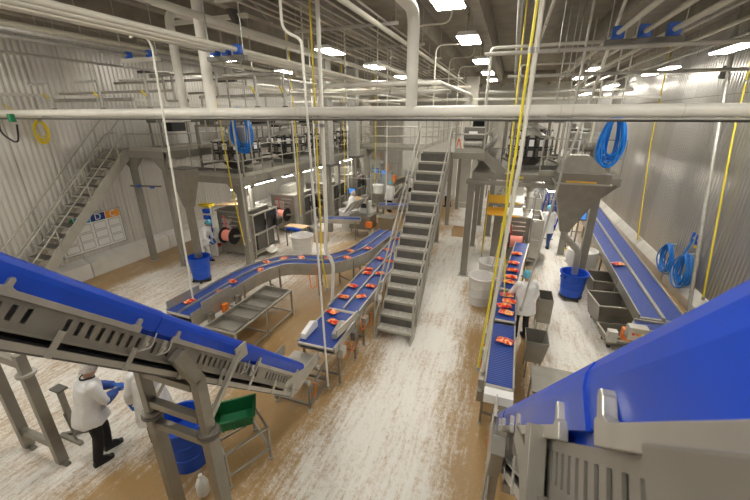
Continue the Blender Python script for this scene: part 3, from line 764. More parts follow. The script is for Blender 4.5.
# steel tote carts
def cart(label, x, y, rz, wx=.9, wy=.8, h=.62):
    t = T('steel_cart', label, 'cart', (0, 0, 0), 'steel tote carts by the wall belts')
    mb = MB(); n = .80
    a, b = wx/2, wy/2
    for sgn in (-1, 1):
        mb.loft([[Vector((sgn*a*n, -b*n, .14)), Vector((sgn*a*n, b*n, .14)), Vector((sgn*(a*n-.01), b*n, .14)), Vector((sgn*(a*n-.01), -b*n, .14))],
                 [Vector((sgn*a, -b, h)), Vector((sgn*a, b, h)), Vector((sgn*(a-.01), b, h)), Vector((sgn*(a-.01), -b, h))]])
        mb.loft([[Vector((-a*n, sgn*b*n, .14)), Vector((a*n, sgn*b*n, .14)), Vector((a*n, sgn*(b*n-.01), .14)), Vector((-a*n, sgn*(b*n-.01), .14))],
                 [Vector((-a, sgn*b, h)), Vector((a, sgn*b, h)), Vector((a, sgn*(b-.01), h)), Vector((-a, sgn*(b-.01), h))]])
    mb.bb(-a*n, a*n, -b*n, b*n, .13, .15); mb.build('tub', 'steel', t)
    for sgn in (-1, 1):
        MB().bar((sgn*a, -b-.015, h), (sgn*a, b+.015, h), .03).build('rim', 'steel_light', t); MB().bar((-a, sgn*b, h), (a, sgn*b, h), .03).build('rim', 'steel_light', t)
        for s2 in (-1, 1):
            c = MB().cyl((sgn*a*.6-.02, s2*b*.6, .055), (sgn*a*.6+.02, s2*b*.6, .055), .055, n=12).build('caster', 'rubber', t)
            MB().bb(sgn*a*.6-.03, sgn*a*.6+.03, s2*b*.6-.03, s2*b*.6+.03, .10, .135).build('fork', 'galv', c)
    MB().bb(-.10, .10, -b*.93-.004, -b*.93+.004, .34, .44).build('badge', 'steel_dark', t)
    t.location = (x, y, 0); t.rotation_euler = (0, 0, rz); return t
cart('steel tote cart with dark badge, middle of three beside the wall belts', 2.9, 9.5, .15, .9, .85, .70)
cart('steel tote cart beside the blue bin, farthest of three', 3.08, 11.1, .08, .84, .8, .66)
cart('shallow steel tote cart nearest the wall belt end, smallest of three', 2.88, 8.55, .15, .72, .55, .38)
# sheet steel boxes by the right packing belt
t = T('steel_box', 'tilted open steel box on legs beside right packing belt', 'box', (.98, 6.85, 0))
QB = [(.82, .42), (1.10, .42), (1.18, .88), (.78, .88)]
for y in (6.58, 7.10): MB().prism(QB, y, y+.01, 'y').build('side', 'steel', t)
MB().prism([(1.10, .42), (1.18, .88), (1.19, .88), (1.11, .42)], 6.59, 7.1, 'y').build('side', 'steel_light', t); MB().prism([(.82, .42), (.78, .88), (.77, .88), (.81, .42)], 6.59, 7.1, 'y').build('side', 'steel', t)
MB().bb(.82, 1.10, 6.59, 7.1, .41, .42).build('bottom', 'steel_dark', t)
for x in (.84, 1.08):
    for y in (6.6, 7.08): MB().bar((x, y, 0), (x, y, .42), .03).build('leg', 'steel', t)
t = T('steel_table', 'low dark steel table behind right steep conveyor', 'table', (1.35, 5.7, 0))
MB().bb(.85, 1.95, 5.35, 6.1, .68, .72).build('top', 'steel', t)
for x in (.9, 1.9):
    for y in (5.4, 6.05): MB().bar((x, y, 0), (x, y, .68), .035).build('leg', 'steel', t)
t = T('steel_cart', 'narrow grey steel scrap cart behind the worker at right belt', 'cart', (1.28, 8.7, 0))
for a in ((1.12, 1.13, 8.45, 9.0), (1.42, 1.43, 8.45, 9.0), (1.13, 1.42, 8.45, 8.46), (1.13, 1.42, 8.99, 9.0)): MB().bb(*a, .3, .92).build('side', 'steel', t)
MB().bb(1.13, 1.42, 8.46, 8.99, .29, .31).build('bottom', 'steel', t)
for x in (1.15, 1.40):
    for y in (8.5, 8.95): MB().bar((x, y, 0), (x, y, .3), .04).build('leg', 'galv', t)
# control box on a pole at the end of the wall belts
t = T('control_stand', 'small control box with coloured lamps at wall belt end', 'control box', (2.85, 7.55, 0))
MB().bar((2.85, 7.55, .0), (2.85, 7.55, .8), .05).build('pole', 'steel', t); MB().bb(2.68, 3.02, 7.45, 7.65, .8, 1.08).build('box', 'steel_light', t, bevel=.008)
for k, m in enumerate(('red', 'orange', 'yellow')): MB().cyl((2.76+.08*k, 7.45, .95), (2.76+.08*k, 7.42, .95), .022, n=10).build('lamp', m, t)
for k in range(3): MB().bb(2.45+.25*k, 2.62+.25*k, 7.75, 7.9, .5+.1*k, .75+.1*k).build('valve_block', ('galv', 'orange', 'steel')[k], t)
MB().bar((2.4, 7.85, .5), (3.1, 7.85, .5), .04).build('shelf_bar', 'steel', t)

# green tote on steel frame, white jug
t = T('tote_frame', 'light steel tube frame under the green tote', 'frame', (-3.4, 3.2, 0))
F_ = [(-3.80, 3.05), (-3.18, 2.70), (-2.92, 3.30), (-3.50, 3.66)]
for i, (x, y) in enumerate(F_):
    MB().bar((x, y, 0), (x, y, .62), .035).build('leg', 'steel_light', t); MB().cyl((x, y, 0), (x, y, .02), .04, n=8).build('foot', 'galv', t)
    x2, y2 = F_[(i+1) % 4]
    for z in (.2, .61): MB().bar((x, y, z), (x2, y2, z), .03).build('rail', 'steel_light', t)
t = T('green_tote', 'dark green rectangular plastic tote on steel frame', 'tote', (-3.42, 3.22, .64))
rot = Matrix.Rotation(R_(36), 3, 'Z') @ Matrix.Rotation(R_(-4), 3, 'Y')
def GT(x, y, z): return Vector((-3.42, 3.22, .66)) + rot @ Vector((x, y, z))
def grid_tub(a, b, a2, b2, h, th):
    mb = MB(); R0 = lambda a, b, z: [GT(-a, -b, z), GT(a, -b, z), GT(a, b, z), GT(-a, b, z)]
    mb.loft([R0(a, b, 0), R0(a2, b2, h-.03), R0(a2+.025, b2+.025, h-.03), R0(a2+.025, b2+.025, h), R0(a2-th, b2-th, h), R0(a-th, b-th, th)]); return mb
grid_tub(.25, .17, .30, .21, .22, .012).build('tub', 'green', t, bevel=.006)
for sgn in (-1, 1): MB().box(GT(sgn*.285, 0, .17), (.02, .16, .04), rot).build('handle', 'green', t)
for x in (-.15, 0, .15): MB().box(GT(x, -.20, .1), (.02, .02, .16), rot).build('rib', 'green', t)
t = T('white_jug', 'white plastic jug standing on floor at the bottom edge', 'jug', (-3.48, 2.50, 0))
MB().lathe([(.07, 0), (.085, .02), (.085, .2), (.06, .27), (.025, .31), (.025, .33)], (-3.48, 2.50, .0), 18).build('body', 'jug', t, True)
MB().cyl((-3.48, 2.50, .33), (-3.48, 2.50, .36), .028, n=14).build('cap', 'white_plastic', t)
MB().tube(fillet([(-3.43, 2.48, .29), (-3.38, 2.47, .26), (-3.39, 2.47, .16)], .03), .012, 6).build('handle', 'jug', t, True)

# ================================================================== MACHINES
def bagger(label):
    t = T('bagging_machine', label, 'bagging machine', (0, 0, 0), 'bagging machines')
    MB().bb(-.75, .45, -.7, .75, .18, 1.75).build('cabinet', 'steel', t, bevel=.012)
    for x in (-.65, .7):
        for y in (-.6, .65):
            MB().bar((x, y, .02), (x, y, .2), .06).build('leg', 'galv', t)
    d = MB().bb(.47, .85, -.72, -.70, .35, 1.65).build('door', 'steel_light', t)
    for a in ((.47, .53), (.81, .87)):
        for y in (-.72, .72): MB().bb(a[0], a[1], y-.03, y+.03, .2, 1.72).build('frame_post', 'steel_light', t)
    for z in (.24, .98, 1.70):
        for y in (-.72, .72): MB().bb(.5, .85, y-.03, y+.03, z-.03, z+.03).build('frame_bar', 'steel_light', t)
        MB().bb(.82, .86, -.72, .72, z-.03, z+.03).build('frame_bar', 'steel_light', t)
    w_ = MB().bb(.846, .852, -.68, -.03, 1.02, 1.66).build('window', 'dark_window', t); MB().bb(.846, .852, .03, .68, 1.02, 1.66).build('window', 'dark_window', t)
    MB().bb(.84, .87, -.03, .03, .3, 1.7).build('frame_post', 'steel_light', t); MB().bb(.87, .90, -.06, -.03, 1.2, 1.42).build('handle', 'black', w_)
    MB().bb(.47, .84, -.69, .69, .3, .34).build('shelf', 'steel', t)
    MB().bb(.48, .80, -.5, .5, .34, .9).build('sealing_jaws', 'steel_dark', t)
    # film reel on arms at the back
    for s_ in (-1, 1):
        MB().bar((.05+s_*.26, -.68, .92), (.05+s_*.26, -1.15, 1.02), .03, .08).build('reel_arm', 'steel_light', t)
    rl = MB().cyl((-.15, -1.08, 1.0), (.25, -1.08, 1.0), .20, n=24).build('film_roll', 'film_pink', t, True)
    for x in (-.18, .25): MB().cyl((x, -1.08, 1.0), (x+.03, -1.08, 1.0), .29, n=24).build('reel_disc', 'black', rl, True)
    MB().cyl((-.25, -1.08, 1.0), (.35, -1.08, 1.0), .025, n=8).build('reel_shaft', 'galv', rl)
    for k in range(4): MB().cyl((-.2, -.95+.12*k, 1.35+.12*k), (.3, -.95+.12*k, 1.35+.12*k), .022, n=8).build('guide_roller', 'steel_light', t)
    # top deck with forming tube and funnel
    MB().bb(-.8, .5, -.74, .78, 1.75, 1.79).build('top_plate', 'steel_light', t)
    MB().prism([(-.65, 1.80), (.1, 1.80), (.1, 2.15), (-.3, 2.15)], -.4, .4, 'y').build('former_shoulder', 'steel_light', t)
    MB().cyl((.35, 0, 1.6), (.35, 0, 2.55), .10, n=14).build('forming_tube', 'steel_light', t, True)
    MB().cyl((.35, 0, 2.55), (.35, 0, 2.86), .10, .32, n=16).build('funnel', 'steel', t, True)
    # operator panel, hose, boxes, discharge
    MB().bb(-.5, -.1, -.78, -.70, 1.15, 1.5).build('electric_box', 'galv', t, bevel=.01)
    MB().tube(fillet([(-.45, -.76, 1.6), (-.2, -.95, 1.65), (-.1, -1.0, 1.2), (-.2, -.85, .7)], .15), .02, 6).build('air_hose', 'red', t, True)
    for k in range(3): MB().cyl((-.45+.17*k, -.79, 1.32), (-.45+.17*k, -.82, 1.32), .03, n=10).build('knob', ('red', 'black', 'black')[k], t)
    ar = MB().tube(fillet([(.5, .7, 1.5), (.95, .7, 1.55), (.95, .7, 1.3)], .08), .02, 6).build('panel_arm', 'galv', t, True)
    p = MB().bb(.90, 1.0, .52, .88, 1.0, 1.32).build('operator_panel', 'steel_dark', t, bevel=.01); MB().bb(1.0, 1.006, .56, .84, 1.06, 1.26).build('screen', 'dark_window', p)
    MB().bar((.5, 0, .45), (1.15, 0, .16), .55, .02).build('discharge_chute', 'steel_light', t)
    for k in range(5): MB().bb(-.7+.22*k, -.55+.22*k, .2, .45, 1.79, 1.92+.05*(k % 2)).build('valve', ('galv', 'white_plastic', 'steel_dark')[k % 3], t)
    return t
bp_ = bagger('steel bagging machine with pink film reel nearest the left blue bin')
bp_.location = (-9.1, 10.75, 0)
for k, nm in enumerate(('second', 'third', 'fourth')):
    dup(bp_, (-9.0, 13.95+3.05*k, 0), 0, f'{nm} steel bagging machine with pink film reel along the left row')
dup(bp_, (.55, 13.55, 0), 0, 'steel bagging machine with pink film reel beside the right packing belt')
dup(bp_, (.72, 17.2, 0), 0, 'steel bagging machine far behind the right packing belt')
# orange sloped trays on the right machine, yellow topped rack on the left one
t = T('film_rack', 'sloped orange trays above the right bagging machine', 'rack', (-.1, 12.55, 0))
for k in range(2):
    MB().box((.05, 12.45, 2.0+.42*k), (1.0, .5, .03), Matrix.Rotation(R_(18), 3, 'X')).build('tray', 'orange_tray', t)
    MB().box((.42, 12.46, 2.03+.42*k), (.5, .45, .03), Matrix.Rotation(R_(18), 3, 'X')).build('paper_sheet', 'paper', t)
for x in (-.47, 1.02): MB().bar((x, 12.66, .02), (x, 12.66, 2.65), .04).build('post', 'steel', t)
for z in (2.02, 2.44): MB().bar((-.47, 12.68, z+.05), (1.02, 12.68, z+.05), .03).build('cross_bar', 'steel', t)
MB().tube([(-.45, 12.60, 2.6-.2*i+.03*(i % 2)) for i in range(12)], .02, 5).build('chain', 'yellow', t)
t = T('tool_rack', 'blue slotted rack with yellow top beside the left bagger', 'rack', (-10.05, 10.1, 0))
MB().bb(-10.2, -9.95, 9.85, 9.95, .02, 1.95).build('back_panel', 'white_plastic', t)
for k in range(5): MB().bb(-10.2, -9.95, 9.75, 9.85, .75+.24*k, .9+.24*k).build('tray', 'blue_bin', t)
MB().bb(-10.3, -9.8, 9.7, 10.0, 1.95, 2.05).build('top', 'yellow', t, bevel=.02)
o = MB().box((-9.3, 10.2, 2.02), (1.1, .5, .03), Matrix.Rotation(R_(-6), 3, 'Y')).build('cardboard_sheet', 'cardboard', base=(-9.3, 10.2, 1.95)); tag(o, 'loose brown cardboard sheet lying on the nearest left bagger', 'cardboard')

def weigher(label):
    t = T('multihead_weigher', label, 'weigher', (0, 0, 0), 'multihead weighers')
    MB().cyl((0, 0, .55), (0, 0, 1.15), .52, .45, n=24).build('drum', 'steel_dark', t, True)
    MB().cyl((0, 0, 1.15), (0, 0, 1.42), .50, .06, n=24).build('dispersion_cone', 'steel_light', t, True)
    MB().cyl((0, 0, .02), (0, 0, .42), .16, .62, n=24).build('collecting_funnel', 'steel_dark', t, True)
    for k in range(14):
        a = 2*math.pi*k/14; R3 = Matrix.Rotation(a, 3, 'Z'); c = Vector((math.cos(a), math.sin(a), 0))
        for z, h in ((.92, .26), (.58, .24)):
            b = MB().box(c*.70+Vector((0, 0, z)), (.20, .21, h), R3).build('bucket', 'steel_light', t)
            MB().box(c*.806+Vector((0, 0, z)), (.012, .24, h+.05), R3).build('bucket_frame', 'black', b)
            MB().box(c*.816+Vector((0, 0, z)), (.012, .17, h-.05), R3).build('gate', 'white_plastic' if z > .8 else 'steel_light', b)
        MB().box(c*.62+Vector((0, 0, 1.12)), (.34, .16, .02), R3 @ Matrix.Rotation(R_(8), 3, 'Y')).build('feeder_pan', 'steel_light', t)
    for x in (-.85, .85):
        for y in (-.85, .85): MB().bar((x, y, 0), (x, y, 1.6), .06).build('leg', 'steel', t)
        MB().bar((x, -.85, 1.58), (x, .85, 1.58), .06).build('frame_bar', 'steel', t); MB().bar((x, -.85, .3), (x, .85, .3), .06).build('frame_bar', 'steel', t)
    for y in (-.85, .85): MB().bar((-.85, y, 1.58), (.85, y, 1.58), .06).build('frame_bar', 'steel', t)
    MB().lathe([(.14, 1.5), (.36, 1.95), (.37, 1.95), (.15, 1.48)], (0, 0, 0), 16).build('infeed_hopper', 'steel_light', t, True)
    MB().bb(-.6, -.2, -.9, -.7, 1.62, 1.95).build('control_box', 'steel_dark', t)
    for a in (-.5, .5): MB().bb(a-.16, a+.16, .55, .9, 1.62, 1.9).build('drive_unit', 'black', t)
    for a in (-1, 1): MB().bar((a*.95, -1.1, 1.75), (a*.95, 1.1, 1.75), .05, .10).build('service_beam', 'steel_dark', t)
    MB().bar((-.95, -.95, .15), (.95, -.95, .15), .06, .14).build('service_beam', 'steel_dark', t)
    MB().bb(.1, .5, -.85, -.6, 1.62, 1.8).build('motor_box', 'galv', t)
    return t
wp = weigher('multihead weigher on the left deck nearest the hanging blue hose'); wp.location = (-9.15, 10.75, 3.13)
for k, nm in enumerate(('second', 'third', 'fourth')): dup(wp, (-9.15, 13.95+3.05*k, 3.13), .1*k, f'{nm} multihead weigher along the left deck')
dup(wp, (.62, 12.65, 3.43), .22, 'multihead weigher with white buckets on the right deck', (.8, .8, .9))
dup(wp, (.75, 16.4, 3.43), .1, 'multihead weigher deeper on the right deck')

# vibrating feed pans and machine heads above the decks (dark equipment behind the main pipe)
def feeder(label, x, y, z, L=2.2, W=.5):
    t = T('feed_trough', label, 'feeder', (x, y, z))
    b = MB(); b.bb(x-W/2, x+W/2, y, y+L, z+1.15, z+1.17)
    for s_ in (-1, 1): b.bb(x+s_*W/2-.01, x+s_*W/2+.01, y, y+L, z+1.15, z+1.38)
    b.build('trough', 'steel_light', t)
    for yy in (y+.3, y+L-.3):
        for s_ in (-1, 1): MB().bar((x+s_*W/2, yy, z), (x+s_*W/2, yy, z+1.15), .05).build('leg', 'steel', t)
        MB().bb(x-W/2, x+W/2, yy-.1, yy+.1, z+.85, z+1.1).build('vibrator', 'steel_dark', t)
    MB().bb(x-.2, x+.2, y+L/2-.3, y+L/2+.3, z+.55, z+.85).build('motor', 'black', t)
for k in range(4): feeder(f'{["nearest", "second", "third", "farthest"][k]} feed trough on the upper left walkway', -11.6+.1*k, 9.4+3.0*k, 3.95)
feeder('feed trough with dark motors on the upper landing', -1.1, 13.0, 4.0)
feeder('feed trough at the right end of the right deck', 2.45, 15.4, 3.42)
t = T('motor_unit', 'dark grey motor unit with white badge on the upper landing', 'motor', (-1.0, 11.9, 4.0))
MB().bb(-1.35, -.75, 11.75, 12.15, 4.35, 4.7).build('housing', 'steel_dark', t, bevel=.02); MB().bb(-1.2, -.95, 11.742, 11.75, 4.5, 4.58).build('badge', 'white_plastic', t)
MB().cyl((-1.35, 11.95, 4.22), (-.8, 11.95, 4.22), .14, n=16).build('motor', 'galv', t, True); MB().bb(-1.3, -.8, 11.8, 12.1, 4.0, 4.1).build('foot', 'steel', t)
MB().tube(fillet([(-1.4, 11.9, 4.0), (-1.5, 11.85, 4.4), (-1.55, 11.9, 4.1)], .1), .018, 6).build('cable', 'orange', t, True)
t = T('pressure_tank', 'horizontal steel tank on the right deck behind the blue hose', 'tank', (2.3, 13.9, 3.42))
MB().cyl((1.9, 14.2, 4.2), (2.85, 14.2, 4.2), .32, n=20).build('shell', 'steel_light', t, True); 
for x in (2.05, 2.7): MB().bb(x-.05, x+.05, 13.95, 14.45, 3.42, 4.0).build('saddle', 'steel', t)
t = T('access_ladder', 'white upright ladder on the right deck', 'ladder', (1.75, 12.4, 3.42))
for x in (1.6, 1.95): MB().bar((x, 12.4, 3.42), (x, 12.4, 5.0), .04).build('stile', 'white_plastic', t)
for k in range(6): MB().bar((1.6, 12.4, 3.62+.24*k), (1.95, 12.4, 3.62+.24*k), .03).build('rung', 'white_plastic', t)

# ------------------------------------------------------------------ chutes
def ring(x0, x1, y0, y1, z): return [Vector((x0, y0, z)), Vector((x1, y0, z)), Vector((x1, y1, z)), Vector((x0, y1, z))]
t = T('drop_chute', 'tapered steel hopper chute dropping into the left blue bin', 'chute', (-8.9, 8.1, 0))
MB().loft([ring(-9.25, -8.62, 7.9, 8.35, 3.58), ring(-9.25, -8.62, 7.9, 8.35, 3.36), ring(-9.05, -8.82, 7.98, 8.2, 2.45), ring(-9.03, -8.84, 8.0, 8.18, 2.40)][::-1]).build('hopper', 'steel', t)
MB().bb(-9.27, -8.60, 7.88, 8.37, 3.56, 3.60).build('rim', 'steel_dark', t)
MB().bb(-9.02, -8.85, 8.0, 8.17, .78, 2.42).build('pipe', 'steel', t)
MB().bar((-9.2, 8.3, 3.45), (-9.2, 9.5, 3.3), .05).build('bracket', 'steel', t); MB().bar((-8.68, 8.3, 3.45), (-8.68, 9.5, 3.3), .05).build('bracket', 'steel', t)
t = T('drop_chute', 'tapered steel hopper with bent pipe over the right blue bin', 'chute', (2.2, 10.8, 0))
MB().loft([ring(1.62, 1.86, 10.75, 10.99, 1.98), ring(1.60, 1.88, 10.72, 11.02, 2.08), ring(1.28, 2.52, 10.5, 11.22, 3.34), ring(1.28, 2.52, 10.5, 11.22, 3.62)]).build('hopper', 'steel', t)
MB().bb(1.24, 2.56, 10.46, 11.26, 3.34, 3.38).build('flange', 'steel_light', t)
MB().tube([(1.74, 10.87, 2.0), (1.75, 10.87, 1.85), (2.14, 10.87, 1.48), (2.20, 10.87, 1.36), (2.22, 10.87, .72)], .09, 14).build('pipe', 'steel_light', t, True)
MB().bb(1.5, 2.2, 10.455, 10.46, 3.40, 3.44).build('tape_strip', 'orange_tray', t)
MB().prism([(1.3, 3.62), (2.5, 3.62), (2.0, 4.05), (1.5, 4.05)], 10.8, 11.2, 'y').build('inlet_hood', 'steel_light', t)

# ------------------------------------------------------------------ middle distance clutter
def hopper_machine(label, x, y, s_=1.0, rz=0):
    t = T('sorting_machine', label, 'machine', (0, 0, 0))
    MB().bb(-.5*s_, .5*s_, -.4*s_, .4*s_, .35, .95*s_).build('body', 'steel', t, bevel=.01)
    for a in (-.42, .42):
        for b in (-.33, .33): MB().bar((a*s_, b*s_, 0), (a*s_, b*s_, .36), .05).build('leg', 'galv', t)
    for k in range(3): MB().box((-.55*s_+.28*k*s_, -.1, 1.25*s_+.12*k), (.02, .75*s_, .62*s_), Matrix.Rotation(R_(38), 3, 'Y')).build('slanted_plate', 'steel_light', t)
    MB().bb(-.2, .3, .1, .38, .95*s_, 1.5*s_).build('control_box', 'white_plastic', t, bevel=.01); MB().bb(-.12, .22, .094, .1, 1.2*s_, 1.4*s_).build('screen', 'dark_window', t)
    MB().cyl((.3, -.2, .95*s_), (.3, -.2, 1.7*s_), .05, n=8).build('stack_pipe', 'steel_light', t)
    MB().bb(.32*s_, .6*s_, -.5*s_, -.38*s_, .5, .75).build('junction_box', 'orange', t)
    t.location = (x, y, 0); t.rotation_euler = (0, 0, rz); return t
hopper_machine('slanted plate sorting machine beside the white lined tub', -5.75, 14.3, 1.0)
hopper_machine('slanted plate sorting machine behind the blue belt left of stairs', -4.6, 17.9, 1.1, .2)
hopper_machine('slanted plate sorting machine far back near beige enclosure', -5.6, 20.9, 1.0, -.2)
hopper_machine('sorting machine far along the right of the aisle', .2, 20.5, 1.1, .4)
t = T('steel_bin', 'square grey steel bin beside the middle sorting machine', 'bin', (-4.75, 14.7, 0))
MB().loft([ring(-4.95, -4.45, 14.4, 14.9, .1), ring(-5.05, -4.35, 14.3, 15.0, .85)]).build('tub', 'steel', t); 
for x in (-4.9, -4.5):
    for y in (14.45, 14.85): MB().cyl((x, y, 0), (x, y, .1), .04, n=8).build('caster', 'rubber', t)
rr = random.Random(11)
for i, (x, y, lab) in enumerate(((-6.9, 16.4, 'steel packing station with screen near the clad columns'), (-7.4, 22.9, 'steel packing station far back left of the enclosure'), (-8.3, 23.8, 'steel packing station in the far left corner of the hall'), (-10.6, 24.5, 'steel packing station against the far left wall'), (-.4, 24.5, 'steel packing station at the far end of the aisle'), (3.9, 22.6, 'steel packing station far along the right wall'))):
    t = T('packing_station', lab, 'packing station', (x, y, 0), 'far packing stations')
    MB().bb(x-.7, x+.7, y-.35, y+.35, .86, .90).build('table_top', 'steel_light', t)
    for a in (-.65, .65):
        for b in (-.3, .3): MB().bar((x+a, y+b, 0), (x+a, y+b, .86), .05).build('leg', 'steel', t)
        MB().bar((x+a, y+.3, .9), (x+a, y+.3, 2.1), .05).build('upright', 'steel_light', t)
    MB().bar((x-.65, y+.3, 2.1), (x+.65, y+.3, 2.1), .05).build('top_bar', 'steel_light', t)
    p = MB().bb(x-.55, x-.15, y+.2, y+.28, 1.3, 1.6).build('monitor', 'black', t); MB().bb(x-.52, x-.18, y+.194, y+.2, 1.33, 1.57).build('screen', 'screen', p)
    MB().bb(x-.1, x+.3, y-.2, y+.15, .9, 1.2).build('parcel', ('cardboard', 'white_plastic', 'blue_bin')[i % 3], t)
    MB().bb(x+.32, x+.6, y-.2, y+.1, .9, 1.35).build('box', ('steel', 'orange', 'white_plastic')[i % 3], t)
# blue step ladders and screens by the far aisle worker
def step_ladder(label, x, y, rz):
    t = T('step_ladder', label, 'ladder', (0, 0, 0))
    for s_ in (-.22, .22):
        MB().bar((s_, -.35, .0), (s_*.8, 0, 2.0), .06, .03).build('stile', 'blue_tape', t); MB().bar((s_, .35, .0), (s_*.8, 0, 2.0), .05, .03).build('rear_stile', 'blue_tape', t)
        MB().box((s_, -.35, .03), (.08, .1, .06)).build('foot', 'yellow', t)
    for k in range(6): MB().bb(-.2, .2, -.34+.05*k, -.24+.05*k, .28+.28*k, .31+.28*k).build('step', 'galv', t)
    MB().bb(-.2, .2, -.1, .1, 1.99, 2.03).build('cap', 'blue_tape', t)
    t.location = (x, y, 0); t.rotation_euler = (0, 0, rz)
step_ladder('blue step ladder left of the far white coated worker', 2.1, 18.1, .6)
step_ladder('blue step ladder with yellow feet right of the far worker', 2.35, 15.6, 1.3)
for x, y, z, lab in ((2.05, 16.4, 2.15, 'bright blue operator screen on post above far aisle worker'), (2.62, 13.9, 1.75, 'bright blue operator screen behind the right bent chute')):
    t = T('operator_screen', lab, 'screen', (x, y, 0))
    MB().bar((x, y, .02), (x, y, z-.15), .05).build('post', 'steel', t); MB().bb(x-.2, x+.2, y-.05, y+.05, 0, .02).build('foot', 'steel', t)
    MB().bb(x-.25, x+.25, y-.06, y+.06, z-.18, z+.18).build('case', 'steel_dark', t, bevel=.01); MB().bb(x-.19, x+.19, y-.066, y-.06, z-.12, z+.12).build('screen', 'screen', t)
# low table and white pan by left wall
t = T('wash_basin', 'white low basin on red wheels beside the left wall curb', 'basin', (-11.0, 11.0, 0))
MB().loft([ring(-11.5, -10.6, 10.7, 11.4, .18), ring(-11.6, -10.5, 10.6, 11.5, .48)]).build('tub', 'white_plastic', t)
for x in (-11.4, -10.7):
    for y in (10.8, 11.3): MB().cyl((x, y-.02, .09), (x, y+.02, .09), .09, n=12).build('wheel', 'red', t)

# ------------------------------------------------------------------ information board on the left wall
t = T('notice_board', 'white notice board with coloured Q, D, C tiles on left wall', 'notice board', (-12.7, 7.5, .8))
XB = -12.735
MB().bb(XB-.02, XB, 6.5, 8.52, .80, 1.98).build('board', 'paper', t)
for (a, b, c, d) in ((6.47, 6.5, .77, 2.01), (8.52, 8.55, .77, 2.01), (6.47, 8.55, .77, .80), (6.47, 8.55, 1.98, 2.01)): MB().bb(XB-.025, XB+.015, a, b, c, d).build('frame', 'steel_light', t)
for i in range(4):
    y0 = 6.54+.495*i
    tile = MB().bb(XB, XB+.006, y0, y0+.47, 1.72, 1.96).build('tile', ('green', 'board_blue', 'board_navy', 'board_orange')[i], t)
    if i:
        cu = bpy.data.curves.new('letter', 'FONT'); cu.body = ' QDC'[i]; cu.size = .30; cu.extrude = .002; cu.align_x = 'CENTER'; cu.align_y = 'CENTER'
        tmp = bpy.data.objects.new('tmp', cu); C.objects.link(tmp); dg = bpy.context.evaluated_depsgraph_get()
        me = bpy.data.meshes.new_from_object(tmp.evaluated_get(dg)); bpy.data.objects.remove(tmp)
        me.materials.clear(); me.materials.append(M['paper'])
        lo = bpy.data.objects.new('letter', me); C.objects.link(lo); lo.parent = tile
        lo.location = Vector((XB+.009, y0+.235, 1.84))-BASE[t.name]; lo.rotation_euler = (R_(90), 0, R_(90))
    for k in range(3):
        p = MB().bb(XB, XB+.012, y0+.03, y0+.44, .86+.285*k, 1.11+.285*k).build('document_holder', 'steel_light', t)
        MB().bb(XB+.012, XB+.014, y0+.05, y0+.42, .88+.285*k, 1.09+.285*k).build('sheet', 'paper', p)

# ================================================================== PEOPLE
def hand(mb, wr, d, nrm, side, g=1.0):
    """palm plus five separate bent fingers; d fingers direction, nrm palm facing"""
    d = d.normalized(); nrm = (nrm-d*nrm.dot(d)).normalized(); a = d.cross(nrm)*side
    R3 = Matrix((a, d, nrm)).transposed()
    mb.ell(wr+d*.048, (.040*g, .055*g, .019*g), 12, 8, R3)
    for k, (off, L) in enumerate(((-.030, .066), (-.010, .076), (.010, .072), (.029, .056))):
        p0 = wr+d*.085+a*off; p1 = p0+d*L*.5+nrm*.006; p2 = p1+d*L*.36+nrm*.022; p3 = p2+d*L*.16+nrm*.026
        mb.tube([p0-d*.02, p0, p1, p2, p3], .009*g, 7, radii=[.0105*g, .0105*g, .010*g, .009*g, .007*g])
    p0 = wr+d*.025-a*.030; p1 = p0-a*.026+d*.026+nrm*.01; p2 = p1-a*.006+d*.032+nrm*.012
    mb.tube([p0, p1, p2], .011*g, 7, radii=[.014*g, .0115*g, .009*g])
def ering(c, rx, ry, n=20, rot=None):
    out = []
    for k in range(n):
        a = 2*math.pi*k/n; p = Vector((rx*math.cos(a), ry*math.sin(a), 0))
        if rot is not None: p = rot @ p
        out.append(Vector(c)+p)
    return out
